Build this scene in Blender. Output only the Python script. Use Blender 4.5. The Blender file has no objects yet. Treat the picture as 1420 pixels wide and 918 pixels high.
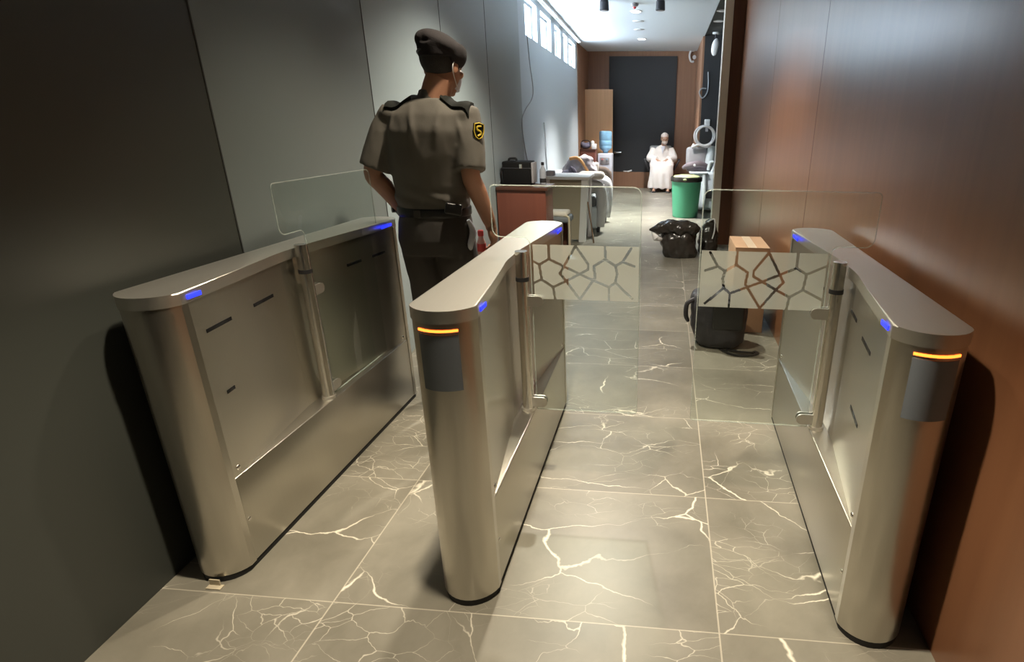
import bpy, bmesh, math, random
from mathutils import Vector, Matrix, noise
random.seed(7)
scene = bpy.context.scene
COL = scene.collection
PI = math.pi
R = math.radians

# ------------------------------------------------------------------ materials
def new_mat(name):
    m = bpy.data.materials.new(name); m.use_nodes = True
    nt = m.node_tree
    return m, nt, nt.nodes['Principled BSDF']

def principled(name, col, rough=.5, metal=0.0, spec=.5, emit=None, estr=0, noise_amt=0, nscale=40, bump=0, coat=0):
    m, nt, b = new_mat(name)
    b.inputs['Base Color'].default_value = (*col, 1)
    b.inputs['Roughness'].default_value = rough
    b.inputs['Metallic'].default_value = metal
    b.inputs['Specular IOR Level'].default_value = spec
    b.inputs['Coat Weight'].default_value = coat
    if emit:
        b.inputs['Emission Color'].default_value = (*emit, 1)
        b.inputs['Emission Strength'].default_value = estr
    if noise_amt or bump:
        tc = nt.nodes.new('ShaderNodeTexCoord')
        n = nt.nodes.new('ShaderNodeTexNoise'); n.inputs['Scale'].default_value = nscale; n.inputs['Detail'].default_value = 4
        nt.links.new(tc.outputs['Object'], n.inputs['Vector'])
        if noise_amt:
            mx = nt.nodes.new('ShaderNodeMix'); mx.data_type = 'RGBA'
            mx.inputs['A'].default_value = (*[c*(1-noise_amt) for c in col], 1)
            mx.inputs['B'].default_value = (*[min(1, c*(1+noise_amt)) for c in col], 1)
            nt.links.new(n.outputs['Fac'], mx.inputs['Factor'])
            nt.links.new(mx.outputs['Result'], b.inputs['Base Color'])
        if bump:
            bp = nt.nodes.new('ShaderNodeBump'); bp.inputs['Strength'].default_value = bump; bp.inputs['Distance'].default_value = .01
            nt.links.new(n.outputs['Fac'], bp.inputs['Height'])
            nt.links.new(bp.outputs['Normal'], b.inputs['Normal'])
    return m

def brushed(name, col, rough, axis='Z', var=.03):
    m, nt, b = new_mat(name)
    b.inputs['Metallic'].default_value = 1
    tc = nt.nodes.new('ShaderNodeTexCoord'); mp = nt.nodes.new('ShaderNodeMapping')
    sc = {'Z': (420, 420, 2.5), 'Y': (260, 4, 260)}[axis]
    mp.inputs['Scale'].default_value = sc
    n = nt.nodes.new('ShaderNodeTexNoise'); n.inputs['Scale'].default_value = 1; n.inputs['Detail'].default_value = 3
    nt.links.new(tc.outputs['Object'], mp.inputs['Vector']); nt.links.new(mp.outputs['Vector'], n.inputs['Vector'])
    mx = nt.nodes.new('ShaderNodeMix'); mx.data_type = 'RGBA'
    mx.inputs['A'].default_value = (*[c*(1-var) for c in col], 1)
    mx.inputs['B'].default_value = (*[min(1, c*(1+var)) for c in col], 1)
    nt.links.new(n.outputs['Fac'], mx.inputs['Factor']); nt.links.new(mx.outputs['Result'], b.inputs['Base Color'])
    mr = nt.nodes.new('ShaderNodeMapRange'); mr.inputs['To Min'].default_value = rough-.01; mr.inputs['To Max'].default_value = rough+.01
    nt.links.new(n.outputs['Fac'], mr.inputs['Value']); nt.links.new(mr.outputs['Result'], b.inputs['Roughness'])
    return m

def clear_glass(name, tint=(.955, .985, .97), edge=False):
    m = bpy.data.materials.new(name); m.use_nodes = True
    nt = m.node_tree; nt.nodes.clear()
    out = nt.nodes.new('ShaderNodeOutputMaterial')
    tr = nt.nodes.new('ShaderNodeBsdfTransparent'); tr.inputs['Color'].default_value = (*tint, 1)
    gl = nt.nodes.new('ShaderNodeBsdfGlossy'); gl.inputs['Roughness'].default_value = .02
    fr = nt.nodes.new('ShaderNodeFresnel'); fr.inputs['IOR'].default_value = 1.45
    mx = nt.nodes.new('ShaderNodeMixShader')
    ge = nt.nodes.new('ShaderNodeNewGeometry'); sb = nt.nodes.new('ShaderNodeMath'); sb.operation = 'SUBTRACT'; sb.inputs[0].default_value = 1
    ml = nt.nodes.new('ShaderNodeMath'); ml.operation = 'MULTIPLY'
    nt.links.new(ge.outputs['Backfacing'], sb.inputs[1]); nt.links.new(sb.outputs[0], ml.inputs[0]); nt.links.new(fr.outputs['Fac'], ml.inputs[1])
    nt.links.new(ml.outputs[0], mx.inputs['Fac'])          # reflection at the outer faces only
    nt.links.new(tr.outputs['BSDF'], mx.inputs[1]); nt.links.new(gl.outputs['BSDF'], mx.inputs[2])
    nt.links.new(mx.outputs['Shader'], out.inputs['Surface'])
    return m

def frosted(name):
    m = bpy.data.materials.new(name); m.use_nodes = True
    nt = m.node_tree; nt.nodes.clear()
    out = nt.nodes.new('ShaderNodeOutputMaterial')
    df = nt.nodes.new('ShaderNodeBsdfDiffuse'); df.inputs['Color'].default_value = (.5, .5, .45, 1)
    tl = nt.nodes.new('ShaderNodeBsdfTranslucent'); tl.inputs['Color'].default_value = (.62, .62, .56, 1)
    tr = nt.nodes.new('ShaderNodeBsdfTransparent'); tr.inputs['Color'].default_value = (.95, .97, .93, 1)
    m1 = nt.nodes.new('ShaderNodeMixShader'); m1.inputs['Fac'].default_value = .5
    m2 = nt.nodes.new('ShaderNodeMixShader'); m2.inputs['Fac'].default_value = .3
    nt.links.new(df.outputs['BSDF'], m1.inputs[1]); nt.links.new(tl.outputs['BSDF'], m1.inputs[2])
    nt.links.new(m1.outputs['Shader'], m2.inputs[1]); nt.links.new(tr.outputs['BSDF'], m2.inputs[2])
    nt.links.new(m2.outputs['Shader'], out.inputs['Surface'])
    return m

def floor_material():
    m, nt, b = new_mat('marble_tile')
    L = nt.links.new
    tc = nt.nodes.new('ShaderNodeTexCoord')
    def N(t): return nt.nodes.new(t)
    def math_(op, a, bb=None):
        n = N('ShaderNodeMath'); n.operation = op
        for i, v in enumerate((a, bb)):
            if v is None: continue
            if isinstance(v, (int, float)): n.inputs[i].default_value = v
            else: L(v, n.inputs[i])
        return n.outputs[0]
    sep = N('ShaderNodeSeparateXYZ'); L(tc.outputs['Object'], sep.inputs[0])
    X, Y = sep.outputs['X'], sep.outputs['Y']
    # tile grid 1.2 x 0.64 m
    fx = math_('DIVIDE', math_('ADD', X, .99+12.0), 1.2)
    fy = math_('DIVIDE', math_('ADD', Y, 12.8-1.265), .64)
    ix = math_('FLOOR', fx); iy = math_('FLOOR', fy)
    dx = math_('MULTIPLY', math_('ABSOLUTE', math_('SUBTRACT', math_('FRACT', math_('ADD', fx, .5)), .5)), 1.2)
    dy = math_('MULTIPLY', math_('ABSOLUTE', math_('SUBTRACT', math_('FRACT', math_('ADD', fy, .5)), .5)), .64)
    gx = math_('LESS_THAN', dx, .0024); gy = math_('LESS_THAN', dy, .0018)
    # per tile offset of the stone pattern
    off = N('ShaderNodeCombineXYZ'); L(math_('MULTIPLY', ix, 3.71), off.inputs[0]); L(math_('MULTIPLY', iy, 5.13), off.inputs[1])
    L(math_('MULTIPLY', math_('ADD', ix, math_('MULTIPLY', iy, 2.0)), 1.7), off.inputs[2])
    vec = N('ShaderNodeVectorMath'); vec.operation = 'ADD'; L(tc.outputs['Object'], vec.inputs[0]); L(off.outputs[0], vec.inputs[1])
    V = vec.outputs[0]
    # warped coordinates
    wn = N('ShaderNodeTexNoise'); wn.inputs['Scale'].default_value = 3.2; wn.inputs['Detail'].default_value = 5; L(V, wn.inputs['Vector'])
    wsub = N('ShaderNodeVectorMath'); wsub.operation = 'SUBTRACT'; L(wn.outputs['Color'], wsub.inputs[0]); wsub.inputs[1].default_value = (.5, .5, .5)
    wsc = N('ShaderNodeVectorMath'); wsc.operation = 'SCALE'; L(wsub.outputs[0], wsc.inputs[0]); wsc.inputs['Scale'].default_value = .22
    wadd = N('ShaderNodeVectorMath'); wadd.operation = 'ADD'; L(V, wadd.inputs[0]); L(wsc.outputs[0], wadd.inputs[1])
    def veins(scale, width, thr, seed, rot):
        mp = N('ShaderNodeMapping'); L(wadd.outputs[0], mp.inputs['Vector'])
        mp.inputs['Rotation'].default_value = (0, 0, rot); mp.inputs['Location'].default_value = (seed, seed*1.7, 0)
        mp.inputs['Scale'].default_value = (1.0, 2.1, 1.0)
        vo = N('ShaderNodeTexVoronoi'); vo.feature = 'DISTANCE_TO_EDGE'; vo.inputs['Scale'].default_value = scale
        L(mp.outputs[0], vo.inputs['Vector'])
        mk = N('ShaderNodeTexNoise'); mk.inputs['Scale'].default_value = 2.6; mk.inputs['Detail'].default_value = 2
        mo = N('ShaderNodeVectorMath'); mo.operation = 'ADD'; L(V, mo.inputs[0]); mo.inputs[1].default_value = (seed*9, 3, seed)
        L(mo.outputs[0], mk.inputs['Vector'])
        mr = N('ShaderNodeMapRange'); mr.inputs['From Min'].default_value = thr; mr.inputs['From Max'].default_value = thr+.16
        L(mk.outputs['Fac'], mr.inputs['Value'])
        w = math_('MULTIPLY', mr.outputs['Result'], width)
        ln = N('ShaderNodeMapRange'); ln.inputs['From Min'].default_value = 0; ln.inputs['To Min'].default_value = 1; ln.inputs['To Max'].default_value = 0
        L(vo.outputs['Distance'], ln.inputs['Value']); L(math_('ADD', w, .0005), ln.inputs['From Max'])
        return math_('MULTIPLY', ln.outputs['Result'], mr.outputs['Result'])
    v1 = veins(1.6, .010, .46, 1.3, .55)
    v2 = veins(3.8, .013, .49, 4.1, -.5)
    v3 = veins(8.5, .018, .50, 7.7, .9)
    vv = math_('MAXIMUM', v1, math_('MAXIMUM', math_('MULTIPLY', v2, .75), math_('MULTIPLY', v3, .5)))
    # clouds
    cl = N('ShaderNodeTexNoise'); cl.inputs['Scale'].default_value = 2.4; cl.inputs['Detail'].default_value = 7; cl.inputs['Roughness'].default_value = .6; L(wadd.outputs[0], cl.inputs['Vector'])
    base = N('ShaderNodeValToRGB')
    base.color_ramp.elements[0].position = .3; base.color_ramp.elements[0].color = (.128, .118, .092, 1)
    base.color_ramp.elements[1].position = .72; base.color_ramp.elements[1].color = (.228, .212, .172, 1)
    L(cl.outputs['Fac'], base.inputs['Fac'])
    mix = N('ShaderNodeMix'); mix.data_type = 'RGBA'
    L(vv, mix.inputs['Factor']); L(base.outputs['Color'], mix.inputs['A']); mix.inputs['B'].default_value = (.74, .69, .58, 1)
    g = math_('MAXIMUM', gx, gy)
    mix2 = N('ShaderNodeMix'); mix2.data_type = 'RGBA'
    L(math_('MULTIPLY', g, .5), mix2.inputs['Factor']); L(mix.outputs['Result'], mix2.inputs['A']); mix2.inputs['B'].default_value = (.55, .5, .41, 1)
    L(mix2.outputs['Result'], b.inputs['Base Color'])
    rr = N('ShaderNodeMapRange'); rr.inputs['To Min'].default_value = .30; rr.inputs['To Max'].default_value = .42
    L(cl.outputs['Fac'], rr.inputs['Value']); L(rr.outputs['Result'], b.inputs['Roughness'])
    b.inputs['Specular IOR Level'].default_value = .5
    return m

def wood_material(name, dark, light, rough, axis='Z', scale=1.0, coat=0.0):
    m, nt, b = new_mat(name)
    tc = nt.nodes.new('ShaderNodeTexCoord'); mp = nt.nodes.new('ShaderNodeMapping')
    mp.inputs['Scale'].default_value = {'Z': (18*scale, 18*scale, .7*scale), 'X': (.7*scale, 18*scale, 18*scale)}[axis]
    n = nt.nodes.new('ShaderNodeTexNoise'); n.inputs['Scale'].default_value = 1; n.inputs['Detail'].default_value = 5; n.inputs['Distortion'].default_value = .6
    nt.links.new(tc.outputs['Object'], mp.inputs[0]); nt.links.new(mp.outputs[0], n.inputs['Vector'])
    cr = nt.nodes.new('ShaderNodeValToRGB')
    cr.color_ramp.elements[0].position = .3; cr.color_ramp.elements[0].color = (*dark, 1)
    cr.color_ramp.elements[1].position = .75; cr.color_ramp.elements[1].color = (*light, 1)
    nt.links.new(n.outputs['Fac'], cr.inputs['Fac']); nt.links.new(cr.outputs['Color'], b.inputs['Base Color'])
    b.inputs['Roughness'].default_value = rough
    b.inputs['Coat Weight'].default_value = coat; b.inputs['Coat Roughness'].default_value = rough*.75
    return m

M = {}
M['floor'] = floor_material()
M['steel'] = brushed('brushed_steel', (.60, .57, .51), .29)
M['steel_panel'] = brushed('satin_steel_panel', (.55, .525, .465), .31)
M['steel_lid'] = brushed('satin_steel_lid', (.68, .66, .61), .38, 'Y')
M['chrome'] = principled('polished_steel', (.76, .74, .69), .24, 1)
M['black'] = principled('black_plastic', (.012, .012, .013), .45)
M['case'] = principled('black_case_shell', (.006, .006, .006), .7, spec=.2)
M['rubber'] = principled('black_rubber', (.01, .01, .01), .7)
M['slot'] = principled('sensor_window', (.006, .006, .007), .25)
M['reader'] = principled('reader_panel', (.17, .19, .215), .4)
M['blue_led'] = principled('blue_led', (.02, .03, .5), .4, emit=(.02, .035, 1), estr=1.6)
M['orange_led'] = principled('orange_led', (.9, .15, .02), .4, emit=(1, .13, .015), estr=6)
M['glass'] = clear_glass('wing_glass')
M['glass_edge'] = principled('glass_edge', (.62, .68, .64), .2)
M['glass_edge'].node_tree.nodes['Principled BSDF'].inputs['Alpha'].default_value = .28
M['frost'] = frosted('frosted_film')
M['wall_l'] = principled('grey_wall_paint', (.40, .43, .43), .55, noise_amt=.05, nscale=1.5)
M['wall_l'] = principled('laminate_pale', (.30, .355, .365), .45, noise_amt=.04, nscale=1.5)
M['wall_d'] = principled('laminate_dark', (.042, .045, .039), .42, noise_amt=.06, nscale=1.5)  # left wall tone is set per section, stepping paler with depth
M['wall_m'] = principled('laminate_mid', (.145, .166, .163), .42, noise_amt=.05, nscale=1.5)
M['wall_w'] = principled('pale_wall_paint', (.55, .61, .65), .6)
M['seam'] = principled('panel_joint', (.03, .03, .028), .7)
M['wood_r'] = wood_material('walnut_panel', (.185, .08, .038), (.225, .10, .048), .32, 'Z', .8, .35)
M['wood_seam'] = principled('wood_joint', (.05, .022, .012), .6)
M['jamb'] = wood_material('dark_walnut', (.07, .024, .010), (.10, .036, .015), .4)
M['jamb_l'] = principled('beige_trim', (.66, .6, .5), .35)
M['wood_b'] = wood_material('oak_brown', (.25, .13, .075), (.31, .165, .095), .5)
M['door_wood'] = wood_material('light_door_wood', (.60, .34, .17), (.68, .40, .21), .45)
M['black_wall'] = principled('black_panel', (.028, .029, .031), .6, noise_amt=.1, nscale=3)
M['ceil'] = principled('white_ceiling', (.70, .77, .82), .8)
M['dark_ceil'] = principled('dark_ceiling', (.07, .08, .08), .7)
M['white'] = principled('white_paint', (.8, .8, .79), .5)
M['frame'] = principled('window_frame', (.62, .66, .68), .4)
M['win_glass'] = clear_glass('window_glass', (.97, .98, 1))
M['lamp'] = principled('lamp_disc', (1, 1, 1), .4, emit=(1, .98, .94), estr=25)
M['metal_dark'] = principled('dark_metal', (.05, .05, .055), .4, .6)
M['skin'] = principled('skin', (.36, .18, .11), .5, noise_amt=.08, nscale=30)
M['skin_pale'] = principled('skin_light', (.42, .25, .17), .5)
M['hair'] = principled('black_hair', (.012, .01, .009), .6, bump=.4, nscale=300)
M['beret'] = principled('beret_felt', (.009, .006, .0075), .9, bump=.15, nscale=200)
M['shirt'] = principled('uniform_shirt', (.115, .104, .088), .85, noise_amt=.06, nscale=300, bump=.08)
M['trousers'] = principled('uniform_trousers', (.052, .046, .041), .85, noise_amt=.06, nscale=300, bump=.08)
M['epaulette'] = principled('epaulette_cloth', (.010, .011, .009), .85, spec=.2)
M['belt'] = principled('black_leather', (.008, .008, .008), .35)
M['yellow'] = principled('yellow_embroidery', (.75, .55, .05), .6)
M['thobe'] = principled('white_cotton', (.82, .78, .75), .8, noise_amt=.03, nscale=20)
M['cap'] = principled('knitted_cap', (.8, .72, .68), .9, bump=.3, nscale=120)
M['beard'] = principled('grey_beard', (.55, .48, .44), .9)
M['cardboard'] = principled('cardboard', (.44, .27, .17), .8, noise_amt=.06, nscale=12)
M['tape'] = principled('packing_tape', (.62, .48, .36), .3)
M['bag_black'] = principled('bin_bag_plastic', (.03, .026, .022), .22, bump=.35, nscale=25, noise_amt=.2)
M['bag_white'] = principled('white_bag_plastic', (.75, .75, .74), .4)
M['backpack'] = principled('dark_backpack_cloth', (.028, .028, .034), .6, noise_amt=.2, nscale=60, bump=.15)
M['green'] = principled('green_plastic', (.075, .36, .20), .45)
M['lid_olive'] = principled('olive_lid', (.30, .34, .16), .5)
M['desk_red'] = wood_material('mahogany', (.145, .042, .028), (.19, .06, .038), .38, 'Z', .6)
M['desk_top'] = principled('desk_top_dark', (.09, .035, .022), .3)
M['beige'] = principled('beige_laminate', (.46, .40, .29), .55)
M['lav'] = principled('pale_lavender_panel', (.62, .58, .60), .5)
M['sofa'] = principled('light_grey_upholstery', (.55, .55, .55), .75, noise_amt=.05, nscale=30)
M['sofa_seat'] = principled('dark_grey_upholstery', (.16, .17, .18), .8)
M['sofa_base'] = principled('pale_blue_grey_base', (.6, .66, .7), .5)
M['brown_sofa'] = principled('taupe_upholstery', (.21, .15, .115), .8)
M['cloth_grey'] = principled('grey_cloth', (.36, .33, .35), .85, bump=.2, nscale=30)
M['cloth_dark'] = principled('purple_grey_cloth', (.11, .10, .14), .85)
M['cloth_beige'] = principled('beige_cloth', (.60, .55, .48), .85, bump=.2, nscale=20)
M['orange'] = principled('orange_strap', (.65, .33, .12), .7)
M['water'] = principled('blue_water_bottle', (.25, .48, .68), .12, noise_amt=.25, nscale=14)
M['cooler'] = principled('cooler_plastic', (.62, .64, .72), .45)
M['grey_plastic'] = principled('grey_plastic', (.34, .33, .34), .5)
M['pale_plastic'] = principled('pale_grey_plastic', (.6, .66, .67), .4)
M['purple_dark'] = principled('dark_mauve_padding', (.17, .135, .15), .6)
M['cable'] = principled('grey_cable', (.3, .32, .33), .5)
M['cable_w'] = principled('white_cable', (.8, .84, .86), .5)
M['hose'] = principled('white_hose', (.66, .64, .64), .45)
M['pet'] = principled('clear_bottle', (.36, .38, .42), .15)
M['red'] = principled('red_plastic', (.8, .10, .10), .4)
M['pink'] = principled('pale_pink_plastic', (.85, .5, .45), .4)
M['chair_grey'] = principled('grey_chair_fabric', (.4, .42, .43), .7)

# ------------------------------------------------------------------ geometry helpers
def xf(bm, vs, mat):
    bmesh.ops.transform(bm, matrix=mat, verts=vs)

def box(bm, c, s, rot=None, bev=0):
    r = bmesh.ops.create_cube(bm, size=1)
    vs = r['verts']
    m = Matrix.Translation(c) @ (rot.to_4x4() if rot else Matrix()) @ Matrix.Diagonal((*s, 1))
    xf(bm, vs, m)
    if bev:
        es = list({e for v in vs for e in v.link_edges})
        bmesh.ops.bevel(bm, geom=es, offset=bev, segments=3, affect='EDGES', profile=.5)
    return bm

def ell(bm, c, r, rot=None, seg=24):
    q = bmesh.ops.create_uvsphere(bm, u_segments=seg, v_segments=seg//2, radius=1)
    xf(bm, q['verts'], Matrix.Translation(c) @ (rot.to_4x4() if rot else Matrix()) @ Matrix.Diagonal((*r, 1)))
    return bm

def cyl(bm, p0, p1, r0, r1=None, seg=20):
    r1 = r0 if r1 is None else r1
    p0, p1 = Vector(p0), Vector(p1); d = p1-p0
    q = bmesh.ops.create_cone(bm, cap_ends=True, segments=seg, radius1=r0, radius2=r1, depth=d.length)
    xf(bm, q['verts'], Matrix.Translation((p0+p1)/2) @ d.to_track_quat('Z', 'Y').to_matrix().to_4x4())
    return bm

def loft(bm, rings):
    vr = [[bm.verts.new(p) for p in ring] for ring in rings]
    n = len(vr[0])
    for a, b in zip(vr[:-1], vr[1:]):
        for i in range(n):
            bm.faces.new((a[i], a[(i+1) % n], b[(i+1) % n], b[i]))
    bm.faces.new(list(reversed(vr[0]))); bm.faces.new(vr[-1])
    return bm

def catmull(pts, sub):
    P = [Vector(p) for p in pts]
    if len(P) < 3: return P
    out = []
    for i in range(len(P)-1):
        p0 = P[max(i-1, 0)]; p1 = P[i]; p2 = P[i+1]; p3 = P[min(i+2, len(P)-1)]
        for k in range(sub):
            t = k/sub
            out.append(.5*((2*p1)+(p2-p0)*t+(2*p0-5*p1+4*p2-p3)*t*t+(3*p1-p0-3*p2+p3)*t**3))
    out.append(P[-1])
    return out

def tube(bm, pts, r, seg=10, sub=6, smooth=True):
    """round tube along points; r is a number or one radius per point"""
    n0 = len(pts)
    rad = r if isinstance(r, (list, tuple)) else [r]*n0
    if smooth and n0 > 2:
        P4 = catmull([(*p, 0) for p in pts], sub) if False else None
        P = catmull(pts, sub)
        rr = []
        for i in range(n0-1):
            for k in range(sub): rr.append(rad[i]+(rad[i+1]-rad[i])*k/sub)
        rr.append(rad[-1])
    else:
        P = [Vector(p) for p in pts]; rr = list(rad)
    rings = []; up = None
    for i, p in enumerate(P):
        d = (P[min(i+1, len(P)-1)]-P[max(i-1, 0)])
        d = d.normalized() if d.length > 1e-9 else Vector((0, 0, 1))
        if up is None:
            up = d.orthogonal().normalized()
        up = (up-d*up.dot(d))
        up = up.normalized() if up.length > 1e-6 else d.orthogonal().normalized()
        sd = d.cross(up)
        rings.append([p+(up*math.cos(2*PI*k/seg)+sd*math.sin(2*PI*k/seg))*rr[i] for k in range(seg)])
    return loft(bm, rings)

def stack(bm, secs, seg=28, power=2.0):
    """vertical body of super-elliptic sections (x, y, z, a, b)"""
    rings = []
    for (x, y, z, a, b) in secs:
        ring = []
        for k in range(seg):
            t = 2*PI*k/seg; c, s = math.cos(t), math.sin(t)
            ring.append(Vector((x+a*math.copysign(abs(c)**(2/power), c), y+b*math.copysign(abs(s)**(2/power), s), z)))
        rings.append(ring)
    return loft(bm, rings)

def lathe(bm, prof, c=(0, 0, 0), seg=32):
    return loft(bm, [[Vector((c[0]+r*math.cos(2*PI*k/seg), c[1]+r*math.sin(2*PI*k/seg), c[2]+z)) for k in range(seg)] for r, z in prof])

def prism(bm, outline, z0, z1, bev=0, seg=3):
    lo = [bm.verts.new((x, y, z0)) for x, y in outline]
    hi = [bm.verts.new((x, y, z1)) for x, y in outline]
    n = len(lo); fs = []
    fs.append(bm.faces.new(list(reversed(lo)))); top = bm.faces.new(hi)
    for i in range(n):
        bm.faces.new((lo[i], lo[(i+1) % n], hi[(i+1) % n], hi[i]))
    if bev:
        es = list(top.edges)
        bmesh.ops.bevel(bm, geom=es, offset=bev, segments=seg, affect='EDGES', profile=.5)
    return bm

def slab(bm, outline, axis, d0, d1):
    """outline in a plane, extruded along the remaining axis ('Y': outline is x,z)"""
    n = len(outline)
    f = (lambda u, v, d: (u, d, v)) if axis == 'Y' else (lambda u, v, d: (d, u, v))
    a = [bm.verts.new(f(u, v, d0)) for u, v in outline]; b = [bm.verts.new(f(u, v, d1)) for u, v in outline]
    bm.faces.new(a); bm.faces.new(list(reversed(b)))
    for i in range(n): bm.faces.new((a[i], b[i], b[(i+1) % n], a[(i+1) % n]))
    bmesh.ops.recalc_face_normals(bm, faces=bm.faces)
    return bm

def remesh(bm, voxel, smooth=6, fac=.5):
    bmesh.ops.recalc_face_normals(bm, faces=bm.faces)
    me = bpy.data.meshes.new('tmp'); bm.to_mesh(me); bm.free()
    o = bpy.data.objects.new('tmp', me); COL.objects.link(o)
    md = o.modifiers.new('r', 'REMESH'); md.mode = 'VOXEL'; md.voxel_size = voxel; md.adaptivity = 0
    if smooth:
        s = o.modifiers.new('s', 'SMOOTH'); s.iterations = smooth; s.factor = fac
    dg = bpy.context.evaluated_depsgraph_get(); dg.update()
    out = bmesh.new(); out.from_mesh(o.evaluated_get(dg).to_mesh())
    bpy.data.objects.remove(o); bpy.data.meshes.remove(me)
    return out

def wrinkle(bm, amp, scale, seed=0, squash=(1, 1, 1)):
    bm.normal_update()
    for v in bm.verts:
        p = Vector((v.co.x*squash[0], v.co.y*squash[1], v.co.z*squash[2]))*scale+Vector((seed, seed, seed))
        v.co += v.normal*amp*noise.fractal(p, .8, 2.0, 3)

def obj(name, bm, mat, parent=None, smooth=True, angle=35, recalc=True):
    if recalc: bmesh.ops.recalc_face_normals(bm, faces=bm.faces)
    me = bpy.data.meshes.new(name); bm.to_mesh(me); bm.free()
    me.materials.append(M[mat] if isinstance(mat, str) else mat)
    o = bpy.data.objects.new(name, me); COL.objects.link(o)
    if smooth:
        for p in me.polygons: p.use_smooth = True
        me.set_sharp_from_angle(angle=R(angle))
    if parent: o.parent = parent
    return o

def thing(name, label, cat, loc=(0, 0, 0), rz=0, group=None):
    o = bpy.data.objects.new(name, None); COL.objects.link(o); o.empty_display_size = .1
    o.location = loc; o.rotation_euler = (0, 0, rz); o['label'] = label; o['category'] = cat
    if group: o['group'] = group
    return o
def tag(o, label, cat, group=None):
    o['label'] = label; o['category'] = cat
    if group: o['group'] = group
    return o
def struct(name, bm, mat, parent=None, smooth=False):
    o = obj(name, bm, mat, parent, smooth); o['kind'] = 'structure'; return o
def B(c, s, rot=None, bev=0):
    return box(bmesh.new(), c, s, rot, bev)
def BB(x0, x1, y0, y1, z0, z1, bev=0):
    return box(bmesh.new(), ((x0+x1)/2, (y0+y1)/2, (z0+z1)/2), (x1-x0, y1-y0, z1-z0), None, bev)
def T(pts, r, seg=10, sub=6): return tube(bmesh.new(), pts, r, seg, sub)

# ------------------------------------------------------------------ the room
CH = 2.88                                   # ceiling height
def wl(y): return -1.562-.0225*(y-1)          # face of the left wall at depth y
YB = 13.4
WS = 2.385                                  # window sill
struct('floor', BB(-2.6, 3.0, -4, 13.6, -.1, 0), 'floor')
struct('ceiling', BB(-2.4, .60, -4, 13.6, CH, CH+.1), 'ceil')
struct('ceiling_alcove', BB(.60, 3.0, -4, 11.4, CH+.02, CH+.12), 'dark_ceil')

def wall_piece(bm, y0, y1, z0, z1, t=.22):
    pts = [(wl(y0), y0), (wl(y1), y1), (wl(y1)-t, y1), (wl(y0)-t, y0)]
    prism(bm, list(reversed(pts)), z0, z1)
bm = bmesh.new()
wall_piece(bm, 6.85, 13.5, 0, WS)
wins = [(7.22, 7.94), (8.2, 8.98), (9.32, 9.86), (10.16, 10.62), (10.8, 11.6)]
edges = [6.85]+[e for w in wins for e in w]+[13.5]
for i in range(0, len(edges), 2): wall_piece(bm, edges[i], edges[i+1], WS, 2.80)
wall_piece(bm, 6.85, 13.5, 2.80, CH)
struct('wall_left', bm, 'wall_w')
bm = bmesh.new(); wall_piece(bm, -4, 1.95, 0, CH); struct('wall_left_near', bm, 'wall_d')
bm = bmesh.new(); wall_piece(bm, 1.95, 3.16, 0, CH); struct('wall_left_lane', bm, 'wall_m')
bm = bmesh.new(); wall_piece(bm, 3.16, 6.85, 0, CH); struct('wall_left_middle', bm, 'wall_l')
for k, y in enumerate((.62, 1.95, 3.16, 4.33, 5.5)):
    s = B((0, 0, 1.44), (.003, .006, 2.86)); o = struct('trim_%d' % (k+1), s, 'seam')
    o.location = (wl(y)+.0005, y, 0); o.rotation_euler.z = .0225
for k, (a, b) in enumerate(wins):
    bm = bmesh.new(); x = wl((a+b)/2)
    for (y0, y1, z0, z1) in ((a, a+.03, WS, 2.80), (b-.03, b, WS, 2.80), (a+.03, b-.03, WS, WS+.03), (a+.03, b-.03, 2.77, 2.80)):
        box(bm, (x-.11, (y0+y1)/2, (z0+z1)/2), (.06, y1-y0, z1-z0))
    w = struct('window_%d' % (k+1), bm, 'frame')
    struct('pane', BB(x-.115, x-.105, a+.03, b-.03, WS+.03, 2.77), 'win_glass', w)
# curtain track along the corner of ceiling and window wall
bm = bmesh.new()
for off, z in ((.05, CH-.02), (.09, CH-.02)):
    pts = [(wl(6.8)+off, 6.8), (wl(11.7)+off, 11.7), (wl(11.7)+off+.018, 11.7), (wl(6.8)+off+.018, 6.8)]
    prism(bm, pts, z-.02, z+.018)
tag(obj('curtain_track', bm, 'white', None, False), 'white double curtain track under the ceiling above the high windows', 'curtain track')

# back wall: brown cladding, large black panel over a brown sill
struct('wall_back', BB(-2.4, .60, YB, YB+.15, 0, CH), 'wood_b')
struct('trim_6', BB(-1.32, .16, YB-.03, YB, .36, 2.78), 'black_wall')
struct('trim_7', BB(-1.32, .16, YB-.06, YB, 0, .355), 'wood_b')
struct('trim_8', BB(wl(12.5)-.02, wl(12.5)+.03, 11.9, YB, 0, CH-.01), 'wood_b')
# alcove on the far side of the brown wall
struct('wall_alcove_side', BB(.575, .61, 11.2, YB, 0, CH), 'wood_b')
struct('wall_alcove', BB(.61, 2.2, 11.2, 11.35, 0, CH+.02), 'black_wall')
struct('wall_alcove_end', BB(2.0, 2.15, 7.3, 11.2, 0, CH+.02), 'black_wall')
struct('wall_alcove_near', BB(1.0, 2.15, 7.15, 7.3, 0, CH+.02), 'black_wall')
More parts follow.
